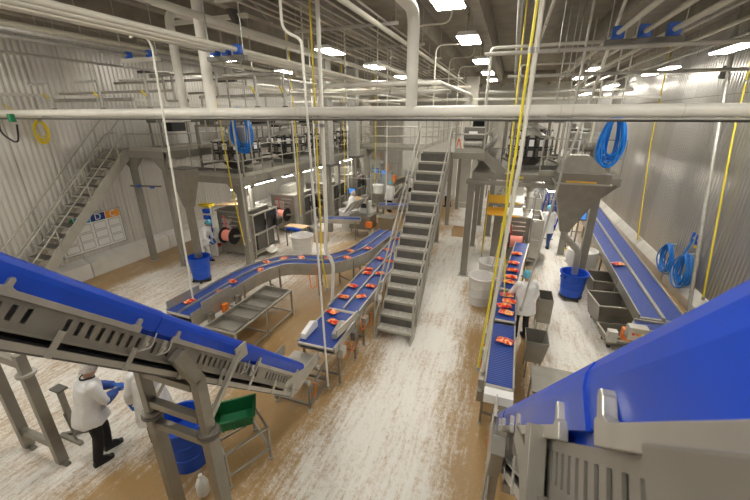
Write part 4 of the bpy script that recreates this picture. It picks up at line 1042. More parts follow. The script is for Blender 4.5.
def person(label, loc, rz, lean=0, L_arm=None, R_arm=None, net='hair_net_blue', legs='trousers', h=1.72, stride=.05, vox=.011, head_pitch=.25, head_yaw=0, apron=False, sleeve=False, glove=True, hem=.70, palm=None):
    t = T('person', label, 'person', (0, 0, 0)); k = h/1.72
    HZ = .94
    Rl = Matrix.Rotation(-lean, 3, 'X')
    def up(p): p = Vector(p); q_ = Vector((p.x, p.y, p.z-HZ)); q_ = Rl @ q_; return Vector((q_.x, q_.y, q_.z+HZ))
    shL, shR = up((-.185, 0, 1.42)), up((.185, 0, 1.42))
    eL, wL = [up(p) for p in (L_arm or ((-.26, .02, 1.14), (-.27, .12, .90)))]
    eR, wR = [up(p) for p in (R_arm or ((.26, .02, 1.14), (.27, .12, .90)))]
    hips = [Vector((-.095, 0, .90)), Vector((.095, 0, .90))]; knees = [Vector((-.105, .05+stride, .50)), Vector((.105, .05-stride, .50))]; ank = [Vector((-.11, stride*1.6, .09)), Vector((.11, -stride*1.6, .09))]
    hc = up((0, .03, 1.62)); Rh = Matrix.Rotation(head_yaw, 3, 'Z') @ Matrix.Rotation(-(lean+head_pitch), 3, 'X')
    def hd(p): return hc+Rh @ Vector(p)
    def rm(o, v):
        m = o.modifiers.new('remesh', 'REMESH'); m.mode = 'VOXEL'; m.voxel_size = v; m.use_smooth_shade = True
        s_ = o.modifiers.new('smooth', 'SMOOTH'); s_.factor = .5; s_.iterations = 3
    # body: one fused surface
    b = MB()
    b.loft([ering(up((0, 0, z)), rx, ry, 16, Rl) for z, rx, ry in ((.86, .155, .11), (1.0, .15, .105), (1.15, .145, .105), (1.3, .165, .115), (1.4, .155, .10), (1.46, .07, .07))])
    b.tube([up((0, -.005, 1.40)), up((0, .0, 1.50)), hd((0, -.01, -.05))], .055, 12, radii=[.065, .055, .055])
    b.ell(hc, (.074, .095, .115), 18, 14, Rh); b.ell(hd((0, .028, -.06)), (.054, .066, .06), 14, 10, Rh)
    b.tube([hd((0, .088, .025)), hd((0, .112, -.012)), hd((0, .095, -.022))], .011, 7, radii=[.008, .015, .012])
    b.ell(hd((0, .085, -.055)), (.026, .014, .009), 10, 6, Rh); b.ell(hd((0, .08, -.088)), (.022, .016, .016), 10, 6, Rh); b.ell(hd((0, .082, .036)), (.052, .016, .010), 10, 6, Rh)
    for s_ in (-1, 1): b.ell(hd((s_*.078, -.005, -.005)), (.012, .022, .034), 8, 7, Rh)
    for sh, e, w_ in ((shL, eL, wL), (shR, eR, wR)): b.tube([sh+(e-sh)*.12, sh+(e-sh)*.5, e, e+(w_-e)*.4, w_, w_+(w_-e).normalized()*.02], .04, 12, radii=[.052, .048, .040, .040, .028, .026])
    for i in (0, 1): b.tube([hips[i], hips[i]*.5+knees[i]*.5, knees[i], knees[i]*.6+ank[i]*.4, ank[i]], .06, 12, radii=[.085, .075, .055, .055, .038])
    if not glove:
        for w_, e, s_ in ((wL, eL, -1), (wR, eR, 1)): hand(b, w_, w_-e, palm or Vector((-s_, .3, 0)), s_)
    o = b.build('body', 'skin', t, True); rm(o, vox*.8)
    for s_ in (-1, 1):
        ey = MB().ell(hd((s_*.032, .078, .012)), (.014, .012, .011), 10, 8, Rh).build('eye', 'white_plastic', t, True); MB().ell(hd((s_*.032, .0885, .012)), (.006, .004, .006), 8, 6, Rh).build('iris', 'black', ey, True)
    if glove:
        for w_, e, s_ in ((wL, eL, -1), (wR, eR, 1)):
            g = MB(); hand(g, w_, w_-e, palm or Vector((-s_, .3, 0)), s_, 1.12); d = (w_-e).normalized(); g.tube([w_-d*.07, w_-d*.03, w_+d*.02], .034, 12, radii=[.044, .036, .032]); rm(g.build('glove', 'glove', t, True), .006 if vox < .012 else .009)
    # coat
    c = MB()
    rings = [(hem, .285, .235), (hem+.10, .27, .22), (.95, .245, .195), (1.10, .225, .175), (1.25, .225, .175), (1.36, .22, .16), (1.42, .18, .125), (1.465, .10, .09), (1.49, .085, .08)]
    rr_ = []
    for z, rx, ry in rings:
        ctr = up((0, 0, z)) if z > .9 else Vector((0, .0, z))
        pts = ering(ctr, rx, ry, 28, Rl if z > .9 else None)
        if z < 1.0:
            for i_, p in enumerate(pts):
                f = 1+.05*math.sin(i_*2*math.pi/28*7); p.x = ctr.x+(p.x-ctr.x)*f; p.y = ctr.y+(p.y-ctr.y)*f
        rr_.append(pts)
    c.loft(rr_)
    for sh, e, w_ in ((shL, eL, wL), (shR, eR, wR)):
        d = (w_-e).normalized()
        c.ell(sh+(e-sh)*.04, (.085, .085, .082), 14, 10)
        c.tube([sh, sh+(e-sh)*.35, sh+(e-sh)*.75, e, e+(w_-e)*.4, w_-d*.05], .07, 14, radii=[.082, .079, .070, .068, .062, .052])
    o = c.build('coat', 'coat', t, True); rm(o, vox)
    col = MB(); col.tube([up((.085*math.cos(a), .082*math.sin(a)-.005, 1.485+.012*math.cos(a*2))) for a in [i*2*math.pi/18 for i in range(18)]], .014, 7, True); col.build('collar', 'black' if sleeve else 'coat', t, True)
    # trousers and shoes
    p = MB(); p.loft([ering((0, 0, z), rx, ry, 18) for z, rx, ry in ((.78, .14, .11), (.86, .17, .125), (.96, .165, .125))])
    for i in (0, 1): p.tube([hips[i], hips[i]*.5+knees[i]*.5, knees[i], knees[i]*.55+ank[i]*.45, ank[i]+Vector((0, -.01, -.01))], .07, 14, radii=[.105, .092, .076, .072, .062])
    rm(p.build('trousers', legs, t, True), vox)
    for i in (0, 1):
        s_ = MB(); a = ank[i]; s_.loft([[Vector((a.x+x*f, a.y+y*1.0, z)) for x, y in ((-.045, -.07), (-.05, .02), (-.052, .12), (-.035, .18), (0, .195), (.035, .18), (.052, .12), (.05, .02), (.045, -.07), (0, -.085))] for z, f in ((0, 1.0), (.03, 1.02), (.05, .95))])
        s_.loft([[Vector((a.x+x*f, a.y+y*g_, z)) for x, y in ((-.045, -.07), (-.05, .02), (-.045, .10), (-.03, .15), (0, .16), (.03, .15), (.045, .10), (.05, .02), (.045, -.07), (0, -.085))] for z, f, g_ in ((.05, .92, .95), (.08, .8, .8), (.11, .7, .5))])
        s_.build('shoe', 'black', t, True)
    # hair net
    n = MB(); prof = []
    for i in range(9):
        ph = math.pi*.5*i/8; prof.append((math.cos(ph), math.sin(ph)))
    rings = [[hd((rx*.092*math.cos(a), rx*.112*math.sin(a)-.012, .0+.138*z+(-.03 if i_ == 0 else 0)-(.05*max(0, -math.sin(a)) if i_ < 2 else 0))) for a in [j*2*math.pi/20 for j in range(20)]] for i_, (rx, z) in enumerate(prof[:-1])]
    n.loft(rings); n.build('hair_net', net, t, True)
    if sleeve:
        for e, w_ in ((eL, wL), (eR, wR)):
            d = (w_-e).normalized(); MB().tube([e+d*.02, e+(w_-e)*.5, w_-d*.03], .075, 14, radii=[.082, .074, .058]).build('sleeve_guard', 'sleeve_blue', t, True)
    t.location = loc; t.rotation_euler = (0, 0, rz); t.scale = (k, k, k)
    return t
person('worker in white coat and black trousers with folded blue gloved arms', (-5.40, 2.44, 0), R_(-20), .20, ((-.25, .14, 1.16), (-.03, .34, 1.20)), ((.25, .14, 1.16), (.05, .33, 1.14)), 'hair_net', 'trousers', 1.70, .06, .010, .35, .3, hem=.78, sleeve=True, palm=Vector((0, -.2, -1)))
person('worker in white coat half hidden behind the conveyor support leg', (-4.72, 2.92, 0), R_(50), .16, ((-.28, .0, 1.15), (-.30, .10, .92)), ((.24, .12, 1.16), (.12, .32, 1.02)), 'hair_net', 'trousers', 1.66, .03, .011, .4, hem=.60)
person('worker in white coat and blue hair net at right packing belt', (.78, 8.15, 0), R_(25), .10, ((-.27, .16, 1.15), (-.18, .40, 1.05)), ((.29, .02, 1.15), (.31, .16, .92)), 'hair_net_blue', 'trousers', 1.68, .03, .012, .3)
person('worker in white coat and jeans walking away down the right', (1.80, 15.2, 0), R_(10), .05, None, None, 'hair_net_blue', 'jeans', 1.72, .09, .015, hem=.66)
person('worker in white coat bending by the left blue bin', (-9.95, 9.3, 0), R_(-70), .45, ((-.25, .15, 1.12), (-.15, .36, 1.0)), ((.25, .15, 1.12), (.15, .36, 1.0)), 'hair_net_blue', 'coat', 1.66, .05, .015)
person('worker in white coat far beyond the blue ladder', (1.15, 19.4, 0), R_(-40), .1, ((-.25, .15, 1.15), (-.15, .36, 1.05)), None, 'hair_net', 'jeans', 1.72, .04, .018)
person('worker in white coat and blue hair net far left of stairs', (-5.9, 18.6, 0), R_(-20), .15, ((-.25, .15, 1.15), (-.15, .36, 1.05)), None, 'hair_net_blue', 'trousers', 1.70, .04, .018)
person('worker in white coat beside the slanted plate sorting machine', (-6.8, 15.4, 0), R_(-60), .15, ((-.25, .15, 1.15), (-.15, .36, 1.05)), None, 'hair_net', 'trousers', 1.70, .04, .018)
person('worker in white coat far back near the beige enclosure', (-3.0, 20.9, 0), R_(60), .1, None, ((.25, .15, 1.15), (.15, .36, 1.05)), 'hair_net', 'trousers', 1.70, .04, .018)

# ================================================================== OVERHEAD PIPES
def pipe(name, label, pts, r, m, rad=.12, rods=(), cat='pipe', group=None, clamps=(), clampmat='galv', n=10, flanges=()):
    P = fillet(pts, rad, 4)
    t = T(name, label, cat, pts[0], group)
    MB().tube(P, r, n).build('pipe', m, t, True)
    for (x, y, z) in rods:
        MB().cyl((x, y, z), (x, y, ZC), .008, n=5).build('hanger_rod', 'galv', t)
        MB().cyl((x-.02, y, z), (x+.02, y, z), r+.015, n=10).build('clamp', 'galv', t)
    for (p, d, L, rr) in flanges:
        p = Vector(p); d = Vector(d); MB().cyl(p-d*L/2, p+d*L/2, rr, n=14).build('flange', clampmat, t, True)
    return t
PY, PZ = 5.9, 5.072
mp_ = pipe('main_pipe', 'thick white insulated pipe spanning the hall at eye level', [(-12.75, PY, PZ), (5.35, PY, PZ)], .085, 'pipe_white', n=20)
for x in (-9.2, -7.6, -3.6, -3.5, .6, .75, 2.0): MB().cyl((x, PY, PZ), (x+.02, PY, PZ), .088, n=20).build('seam_band', 'pipe_cream', mp_)
bm_ = T('support_rail', 'dark steel rail running directly under the white main pipe', 'rail', (-3.7, PY, PZ-.16))
MB().bb(-12.75, 5.35, PY-.06, PY+.05, PZ-.112, PZ-.092).build('top_flange', 'galv', bm_); MB().bb(-12.75, 5.35, PY-.012, PY+.012, PZ-.14, PZ-.112).build('web', 'steel_dark', bm_)
for x in (-10.5, -6.9, -3.2, .4, 3.9): MB().bb(x-.05, x+.05, PY-.07, PY+.07, PZ-.092, PZ-.06).build('saddle', 'galv', bm_)
pipe('riser_pipe', 'thick white riser joining the main pipe above the stairs', [(-1.53, PY, PZ), (-1.53, PY, 6.45), (-1.53, -2, 6.45)], .09, 'pipe_white', .25, n=18)
pipe('riser_pipe', 'thick white riser joining the main pipe on the left', [(-5.48, PY, PZ), (-5.48, PY, ZC)], .095, 'pipe_white', .25, n=18)
pipe('riser_pipe', 'second white riser just left of the thick left riser', [(-6.75, PY+.55, 4.9), (-6.75, PY+.55, 7.0), (-6.75, 13, 7.0)], .085, 'pipe_white', .25, n=16)
# clamped cream pipes, left and right trapezes
for i, x in enumerate((-4.71, -4.49, -4.26)):
    nm = ('left', 'middle', 'right')[i]
    p = pipe('process_pipe', f'{nm} one of three cream pipes in blue clamps at left', [(x, -3, 6.0), (x, 24, 6.0)], .036, 'pipe_cream', rods=[(x, 1.5, 6.0), (x, 12, 6.0)])
    MB().bb(x-.07, x+.07, 5.28, 5.37, 5.93, 6.075).build('clamp_block', 'blue_clamp', p, bevel=.01)
for i, x in enumerate((1.48, 1.86, 2.25)):
    nm = ('left', 'middle', 'right')[i]
    p = pipe('process_pipe', f'{nm} one of three cream pipes in blue clamps at upper right', [(x, -3, 6.3), (x, 16, 6.3)], .04, 'pipe_cream', rods=[(x, 2, 6.3)])
    MB().bb(x-.09, x+.09, 7.74, 7.86, 6.21, 6.40).build('clamp_block', 'blue_clamp', p, bevel=.01)
for x0, x1, y, z, lab in ((-4.86, -4.11, 5.32, 5.885, 'dark steel trapeze under the left blue clamps'), (1.3, 2.42, 7.8, 6.17, 'dark steel trapeze under the upper right blue clamps'), (-8.05, -7.0, 6.26, 6.12, 'pale steel trapeze under the two far left blue clamps')):
    t = T('pipe_trapeze', lab, 'bracket', ((x0+x1)/2, y, z))
    MB().bb(x0, x1, y-.04, y+.04, z-.04, z+.035).build('strut', 'steel_dark' if 'dark' in lab else 'pipe_white', t)
    for x in (x0+.04, x1-.04): MB().cyl((x, y, z), (x, y, ZC), .01, n=6).build('rod', 'galv', t)
for i, x in enumerate((-7.83, -7.22)):
    p = pipe('steel_pipe', ('left', 'right')[i]+' of two dark steel pipes ending in blue clamps', [(x, -3, 6.22), (x, 9.2, 6.22), (x+.02, 9.2, 5.75)] if i else [(x, -3, 6.22), (x, 8.4, 6.22), (x, 8.4, 5.6), (x-.7, 8.4, 5.6)], .032, 'galv', .1)
    MB().bb(x-.06, x+.06, 6.2, 6.3, 6.15, 6.28).build('clamp_block', 'blue_clamp', p, bevel=.01)
# conduit rack over the middle
for k in range(9):
    x = -4.6+.24*k
    pipe('conduit', f'{["first", "second", "third", "fourth", "fifth", "sixth", "seventh", "eighth", "ninth"][k]} grey conduit from the left in the overhead conduit rack', [(x, -3, 6.82), (x, 25.5, 6.82)], .02, 'pipe_grey' if k % 3 else 'pipe_cream', n=6, cat='conduit', group='rack conduits')
for k, y in enumerate((3.2, 5.6, 8.0, 10.4, 13.0, 16.0, 19.5)):
    t = T('conduit_strut', f'{ORD[k]} steel strut carrying the overhead conduit rack', 'strut', (-3.6, y, 6.77), 'conduit rack struts')
    MB().bb(-4.8, -2.4, y-.03, y+.03, 6.74, 6.795).build('channel', 'pipe_grey', t)
    for x in (-4.75, -2.45): MB().cyl((x, y, 6.74), (x, y, ZC), .008, n=5).build('rod', 'galv', t)
# cream and grey lines running down the hall at several heights
LY = [(-8.6, 6.55, .05, 'pipe_cream', -3, 25, 'cream pipe high over the left walkway'), (-9.1, 6.62, .05, 'pipe_cream', -3, 25, 'second cream pipe high over the left walkway'),
      (-10.8, 6.35, .03, 'pipe_grey', 3, 24, 'thin grey pipe along the left wall panels'), (-5.05, 6.55, .06, 'pipe_white', -3, 22, 'white pipe left of the overhead conduit rack'),
      (-4.9, 5.95, .04, 'pipe_cream', 8, 24, 'cream pipe low over the middle belts'), (-7.0, 5.75, .05, 'pipe_white', 8.2, 24, 'white pipe beneath the left cream pipes'),
      (-2.75, 6.72, .05, 'pipe_cream', -3, 25.5, 'cream pipe right of the overhead conduit rack'), (3.0, 6.6, .035, 'pipe_grey', 0, 25, 'thin grey pipe right of the blue clamps'),
      (3.5, 6.55, .035, 'pipe_cream', 0, 25, 'thin cream pipe right of the blue clamps'), (4.6, 6.7, .03, 'pipe_grey', 0, 25, 'thin grey pipe high along the right wall'), (.4, 6.75, .03, 'pipe_cream', 2, 25, 'thin cream pipe over the right deck'),
      (-.1, 6.65, .045, 'galv', 2, 25, 'dull steel pipe over the right deck'), (-6.6, 6.05, .035, 'galv', 8, 24, 'dull steel pipe low on the left'), (-3.5, 6.3, .05, 'pipe_white', 10, 24, 'white pipe low behind the main riser')]
for x, z, r, m, y0, y1, lab in LY:
    pipe('service_pipe', lab, [(x, y0, z), (x, y1, z)], r, m, rods=[(x, y0+(y1-y0)*f, z) for f in (.3, .55, .8)])
# lines crossing the hall
LX = [(-12.6, -8.2, 7.6, 5.62, .035, 'pipe_grey', 'grey manifold pipe on the left wall side'), (-12.6, -9.3, 7.3, 5.42, .045, 'galv', 'lower steel manifold pipe above the main pipe at left'),
      (-11.6, -5.2, 8.6, 5.95, .035, 'pipe_grey', 'grey pipe crossing above the left walkway'), (-9.8, -1.6, 10.2, 5.62, .05, 'pipe_white', 'white pipe crossing in the middle behind the main riser'),
      (-.6, 5.3, 7.3, 6.02, .035, 'pipe_grey', 'grey pipe crossing at upper right'), (-.2, 5.3, 8.4, 5.75, .03, 'galv', 'lower steel pipe crossing at upper right'),
      (-.8, 5.3, 5.2, 6.55, .03, 'pipe_cream', 'cream pipe crossing close at the upper right'), (-8.4, -1.4, 13.0, 5.9, .045, 'pipe_cream', 'cream pipe crossing over the bagger row'),
      (-11.5, 5.2, 17.5, 5.7, .06, 'pipe_white', 'white pipe crossing the whole hall far back'), (-11.5, 5.2, 21.5, 6.2, .08, 'galv', 'steel duct pipe crossing the whole hall at the back'), (-7.4, -2.0, 15.2, 6.35, .03, 'pipe_grey', 'thin grey pipe crossing under the middle lights')]
for x0, x1, y, z, r, m, lab in LX:
    pipe('cross_pipe', lab, [(x0, y, z), (x1, y, z)], r, m, rods=[(x0+(x1-x0)*f, y, z) for f in (.2, .8)])
pipe('cross_pipe', 'white pipe with elbow turning away above the landing', [(-5.2, 9.2, 5.75), (-1.75, 9.2, 5.75), (-1.3, 12.5, 5.62), (-1.3, 13.0, 4.6)], .055, 'pipe_white', .2)
# valve loops on the left above the main pipe
for i, (x, y) in enumerate(((-10.3, 6.0), (-8.6, 5.98), (-7.2, 6.0), (-4.5, 6.0), (-3.9, 6.0))):
    t = pipe('valve_drop', f'{["first", "second", "third", "fourth", "fifth"][i]} valved drop pipe from the left above the main pipe', [(x-.7, y, 5.72), (x, y, 5.72), (x, y, 5.17)], .025, 'galv', .06)
    MB().cyl((x, y, 5.32), (x, y, 5.44), .045, n=10).build('valve_body', 'galv', t, True); MB().bar((x, y-.05, 5.4), (x+.02, y-.16, 5.5), .02, .03).build('valve_lever', 'yellow', t)
    MB().cyl((x, y, 5.12), (x, y, 5.18), .05, n=10).build('flange', 'steel_dark', t)
t = T('pipe_manifold', 'rectangular steel pipe loop left of the thick left riser', 'pipe', (-8.4, 7.6, 5.3))
MB().tube(fillet([(-8.9, 7.6, 5.95), (-8.5, 7.6, 5.95), (-8.5, 7.6, 5.38), (-8.0, 7.6, 5.38)], .06), .03, 8).build('loop', 'galv', t, True); MB().tube(fillet([(-8.9, 7.6, 6.0), (-8.2, 7.6, 6.0), (-8.2, 7.6, 5.4)], .06), .03, 8).build('loop', 'galv', t, True)
MB().tube(fillet([(-8.9, 7.7, 6.0), (-6.9, 7.7, 5.98), (-6.9, 7.7, 5.45), (-7.5, 7.7, 5.45)], .06), .03, 8).build('loop', 'galv', t, True); MB().cyl((-8.0, 7.6, 5.38), (-7.8, 7.6, 5.38), .05, n=10).build('valve', 'steel_dark', t)
t = T('ceiling_motor', 'grey motor on a pale beam near the top of left riser', 'motor', (-5.9, 7.3, 6.85))
MB().cyl((-6.15, 7.3, 7.6), (-5.7, 7.3, 6.8), .11, n=14).build('motor', 'steel_dark', t, True); MB().bb(-7.6, -5.5, 7.25, 7.35, 6.95, 7.03).build('beam', 'pipe_white', t)
MB().cyl((-5.7, 7.3, 7.6), (-4.9, 7.3, 6.8), .03, n=8).build('shaft', 'galv', t)
for i, (x0, x1, y, z) in enumerate(((-11.6, -10.8, 9.5, 6.35), (-9.4, -8.6, 10.5, 6.1))):
    t = T('fan_bar', ('left', 'right')[i]+' dark slim bar hanging before the left wall', 'bar', (x0, y, z))
    MB().bb(x0, x1, y-.05, y+.05, z-.04, z+.04).build('bar', 'steel_dark', t)
    for x in (x0+.1, x1-.1): MB().cyl((x, y, z), (x, y, ZC), .006, n=5).build('rod', 'galv', t)

# ------------------------------------------------------------------ vertical drops and hoses
def drop(label, pts, r=.022, m='pipe_white', name='drop_conduit', rad=.12, cat='conduit', foot=True):
    t = T(name, label, cat, pts[-1]); MB().tube(fillet(pts, rad, 4), r, 8).build('tube', m, t, True)
    e = Vector(pts[-1]); MB().cyl(e, e+Vector((0, 0, .08)), r*1.7, n=8).build('end_fitting', 'galv', t)
    mid = Vector(pts[0])*.4+Vector(pts[1])*.6 if len(pts) > 1 else e
    MB().cyl(mid-Vector((0, 0, .03)), mid+Vector((0, 0, .03)), r*1.5, n=8).build('coupling', 'galv', t)
    return t
drop('pale gooseneck conduit dropping to the start of curving belt', [(-6.2, 5.05, 6.25), (-6.2, 5.3, 6.35), (-6.2, 5.45, 6.2), (-6.5, 5.5, .95)], .02)
drop('pale conduit with a gooseneck dropping to the straight belt end', [(-3.1, 4.85, 7.6), (-3.1, 4.85, 6.1), (-2.87, 4.95, 6.0), (-2.87, 4.95, 5.8), (-2.735, 4.9, .05)], .02)
drop('thick pale conduit with a kink dropping behind the straight belt', [(-3.3, 6.3, 7.6), (-3.37, 6.35, 3.0), (-3.42, 6.35, 2.3), (-3.30, 6.45, 2.0), (-3.52, 6.6, .0)], .04)
drop('yellow hose hanging beside the thick kinked conduit', [(-3.42, 6.25, 7.6), (-3.46, 6.28, 3.0), (-3.5, 6.28, 2.3), (-3.40, 6.3, 1.4)], .016, 'yellow', 'air_hose', cat='hose')
drop('yellow hose hanging down the left deck to the first bagger', [(-7.9, 8.6, 7.6), (-8.0, 8.95, 2.9), (-7.85, 9.0, 1.0)], .018, 'yellow', 'air_hose', cat='hose')
drop('grey conduit dropping past the left deck corner', [(-7.55, 8.8, 7.6), (-7.55, 8.9, 1.2)], .028, 'pipe_grey')
drop('thin grey conduit right of the left deck corner', [(-7.3, 9.2, 7.6), (-7.3, 9.2, 3.2)], .018, 'pipe_grey')
drop('white conduit in front of the right packing belt', [(.16, 5.2, 7.6), (.16, 5.2, 4.5), (.02, 5.25, .9)], .028, 'pipe_white')
drop('yellow hose running down beside the white right conduit', [(.11, 5.15, 7.6), (.09, 5.15, 4.5), (-.05, 5.2, 1.0)], .018, 'yellow_bright', 'air_hose', cat='hose')
drop('second thinner yellow hose hanging over the right packing belt', [(-.02, 8.2, 7.6), (.05, 8.2, 3.5), (.30, 7.75, 1.2)], .015, 'yellow_bright', 'air_hose', cat='hose')
drop('pale conduit ending above the worker at right belt', [(.98, 7.3, 7.6), (.95, 7.3, 4.0), (.62, 7.0, 1.3)], .02, 'pipe_grey')
drop('thin pale conduit down to the white tubs', [(.35, 9.3, 7.6), (.3, 9.3, 3.4), (-.05, 9.0, 1.3)], .018, 'pipe_grey')
drop('white conduit over the right deck with elbow at top', [(2.4, 8.0, 6.95), (1.55, 8.0, 6.95), (1.5, 9.5, 5.1), (1.5, 11.0, 3.9)], .03, 'pipe_white')
for i, (x, y, z0, z1, lab) in enumerate(((-2.3, 9.0, 7.0, 4.9, 'nearest thin arched conduit left of the aisle lights'), (-2.3, 11.5, 7.0, 4.9, 'second thin arched conduit left of the aisle lights'), (-2.3, 14.0, 7.0, 5.0, 'third thin arched conduit left of the aisle lights'), (-2.3, 16.5, 7.0, 5.0, 'farthest thin arched conduit left of the aisle lights'))):
    drop(lab, [(x+.8, y, 7.6), (x+.8, y, z0-.1), (x, y, z0-.1), (x, y, z1)], .018, 'pipe_cream', rad=.2)
drop('grey square conduit run right of the aisle lights', [(1.6, 8.2, 6.25), (-.55, 8.2, 6.25), (-.55, 8.2, 5.1)], .03, 'pipe_grey', rad=.08)
drop('second grey square conduit run right of the aisle lights', [(2.0, 11.5, 6.3), (.05, 11.5, 6.3), (.05, 11.5, 4.9)], .025, 'pipe_grey', rad=.08)
for i, (x, y, z1, lab) in enumerate(((-9.5, 7.4, 5.2, 'thin rod left of the far left clamps'), (-8.6, 5.9, 5.3, 'thin rod hanging before the left wall'), (.9, 9.8, 3.9, 'thin rod dropping to the right weigher'), (1.2, 10.2, 3.9, 'second thin rod dropping to the right weigher'), (2.5, 12.3, 5.2, 'white post over the right deck'), (2.9, 12.9, 5.2, 'second white post over the right deck'), (-4.4, 9.8, 5.3, 'pale post behind the main pipe left of riser'), (-3.9, 11.0, 5.2, 'second pale post behind the main pipe left of riser'), (-5.3, 9.2, 3.0, 'pale post over the curving belt'), (-6.3, 10.0, 3.2, 'pale slim post right of the left deck'), (-6.7, 12.0, 2.2, 'pale slim post over the white round tub'), (-5.6, 12.5, 2.4, 'pale slim post behind the curving belt'), (-4.9, 15.0, 1.2, 'pale slim post beside the square steel bin'))):
    drop(lab, [(x, y, 7.6), (x, y, z1)], .022 if 'post' in lab else .012, 'pipe_white' if 'post' in lab else 'pipe_grey')
for i, (x, y, lab) in enumerate(((-7.0, 11.2, 'yellow hose hanging by the second bagger'), (-7.2, 15.6, 'yellow hose hanging between the clad columns'), (-6.6, 18.2, 'yellow hose hanging far back left of stairs'))):
    drop(lab, [(x, y, 7.6), (x+.05, y, 4), (x, y, 1.5)], .018, 'yellow', 'air_hose', cat='hose')
# right wall: standing pipe, yellow hoses, blue coils
t = drop('tall steel pipe with coupling standing before the right wall', [(5.02, 13.0, 7.6), (5.05, 12.2, 4.6), (5.06, 10.75, .0)], .05, 'galv'); MB().cyl((5.03, 12.86, 5.95), (5.04, 12.75, 6.2), .09, n=12).build('coupling', 'steel_dark', t, True)
drop('second steel pipe with coupling at the right edge', [(5.1, 11.6, 7.6), (5.12, 11.2, 5.2), (5.12, 11.15, 5.0)], .05, 'galv')
t = drop('yellow hose hanging down the middle of the right wall', [(5.28, 18.2, 7.6), (5.27, 17.6, 4.0), (5.25, 16.2, .30)], .024, 'yellow', 'air_hose', cat='hose'); MB().bb(5.18, 5.33, 16.1, 16.3, .12, .30).build('nozzle', 'yellow', t)
drop('yellow hose hanging near the right edge of the wall', [(5.28, 12.5, 7.6), (5.27, 11.95, 4.6), (5.25, 10.74, .5)], .024, 'yellow_bright', 'air_hose', cat='hose')
def coil(label, c, ry, rz_, n, wob, ax, r=.022, m='blue_hose', seed=1, tail=None, hook=True, lo=.75):
    rr = random.Random(seed); t = T('hose_coil', label, 'hose', c)
    for k in range(n):
        a_, b_ = ry*rr.uniform(lo, 1.08), rz_*rr.uniform(.82, 1.05); o = rr.uniform(-wob, wob); ph = rr.uniform(-.12, .12); dz = rr.uniform(-.06, .03)
        pts = []
        for i in range(24):
            a = 2*math.pi*i/24; u = a_*math.sin(a+ph)*(.8+.2*math.cos(a)*-1); v = b_*math.cos(a)+dz-(rz_-b_)*-1
            pts.append((c[0]+o+.02*math.sin(3*a+k), c[1]+u, c[2]+v) if ax == 'x' else (c[0]+u, c[1]+o+.02*math.sin(3*a+k), c[2]+v))
        MB().tube(pts, r, 6, True).build('loop', m, t, True)
    if tail: MB().tube(fillet(tail, .2), r, 6).build('tail', m, t, True)
    if hook: MB().bar((c[0], c[1], c[2]+rz_-.03), (c[0]+(.16 if ax == 'x' else 0), c[1]+(0 if ax == 'x' else .16), c[2]+rz_+.03), .05).build('hook', 'galv', t)
    return t
coil('blue hose coil on right wall, farther of the pair', (5.12, 13.05, .80), .50, .44, 9, .09, 'x', .018, seed=2, lo=.45, tail=[(5.2, 12.75, .9), (5.22, 12.5, .3), (5.22, 12.35, 1.2), (5.28, 12.2, 1.75)])
coil('blue hose coil on right wall, nearer of the pair', (5.12, 11.9, .86), .55, .48, 10, .09, 'x', .018, seed=3, lo=.45, tail=[(5.2, 12.1, .8), (5.22, 12.4, .2), (5.22, 12.3, 1.2), (5.28, 12.2, 1.7)])
t = T('hose_valve', 'blue valve bracket on right wall above the two coils', 'valve', (5.3, 12.2, 1.75)); MB().bb(5.26, 5.36, 11.9, 12.4, 1.72, 1.78).build('bracket', 'galv', t)
for y in (12.0, 12.25): MB().cyl((5.27, y, 1.62), (5.27, y, 1.9), .035, n=10).build('valve', 'blue_clamp', t); 
MB().bb(5.22, 5.30, 11.85, 11.95, 1.55, 1.6).build('lever', 'yellow', t)
for y in (13.35, 11.4): pass
coil('big bundle of blue hose hanging from the right deck rail', (2.50, 11.24, 4.42), .36, .62, 18, .08, 'y', .02, seed=5, hook=False, lo=.25)
coil('big bundle of blue hose hanging over the left deck corner', (-7.75, 9.42, 4.62), .46, .62, 14, .07, 'y', .02, seed=6, hook=False, lo=.45)
t = T('hose_box', 'grey box wrapped by blue hose on the left deck corner', 'box', (-8.0, 9.75, 3.12)); MB().bb(-8.4, -7.75 + .0, 9.55, 9.9, 4.1, 4.7).build('box', 'steel_light', t, bevel=.01); MB().bar((-8.15, 9.75, 3.12), (-8.15, 9.75, 4.1), .08).build('post', 'steel', t)
coil('yellow cable coil hanging on the left wall', (-12.6, 6.85, 4.62), .24, .28, 6, .03, 'x', .016, 'yellow', 8, tail=[(-12.6, 6.85, 4.95), (-12.6, 6.5, 5.0), (-12.62, 6.2, 5.3)])
t = T('black_cable', 'black cable loop hanging at the left edge before wall', 'cable', (-9.6, 4.6, 4.6)); MB().tube(fillet([(-9.9, 4.4, 6.0), (-9.5, 4.45, 5.55), (-9.45, 4.5, 5.0), (-9.6, 4.5, 4.7), (-9.3, 4.6, 4.45), (-9.2, 4.62, 4.85)], .2), .018, 6).build('cable', 'black', t, True); MB().bb(-9.35, -9.25, 4.58, 4.66, 4.9, 5.05).build('plug', 'green', t)
t = T('pipe_sprayer', 'blue ended lance pipe across the left deck posts', 'pipe', (-11.5, 8.35, 2.85)); MB().cyl((-11.9, 8.55, 2.80), (-10.45, 8.5, 2.88), .025, n=8).build('lance', 'steel_dark', t)
for x in (-11.55, -10.95): MB().cyl((x, 8.54, 2.82), (x+.12, 8.535, 2.83), .05, n=10).build('grip', 'blue_clamp', t)

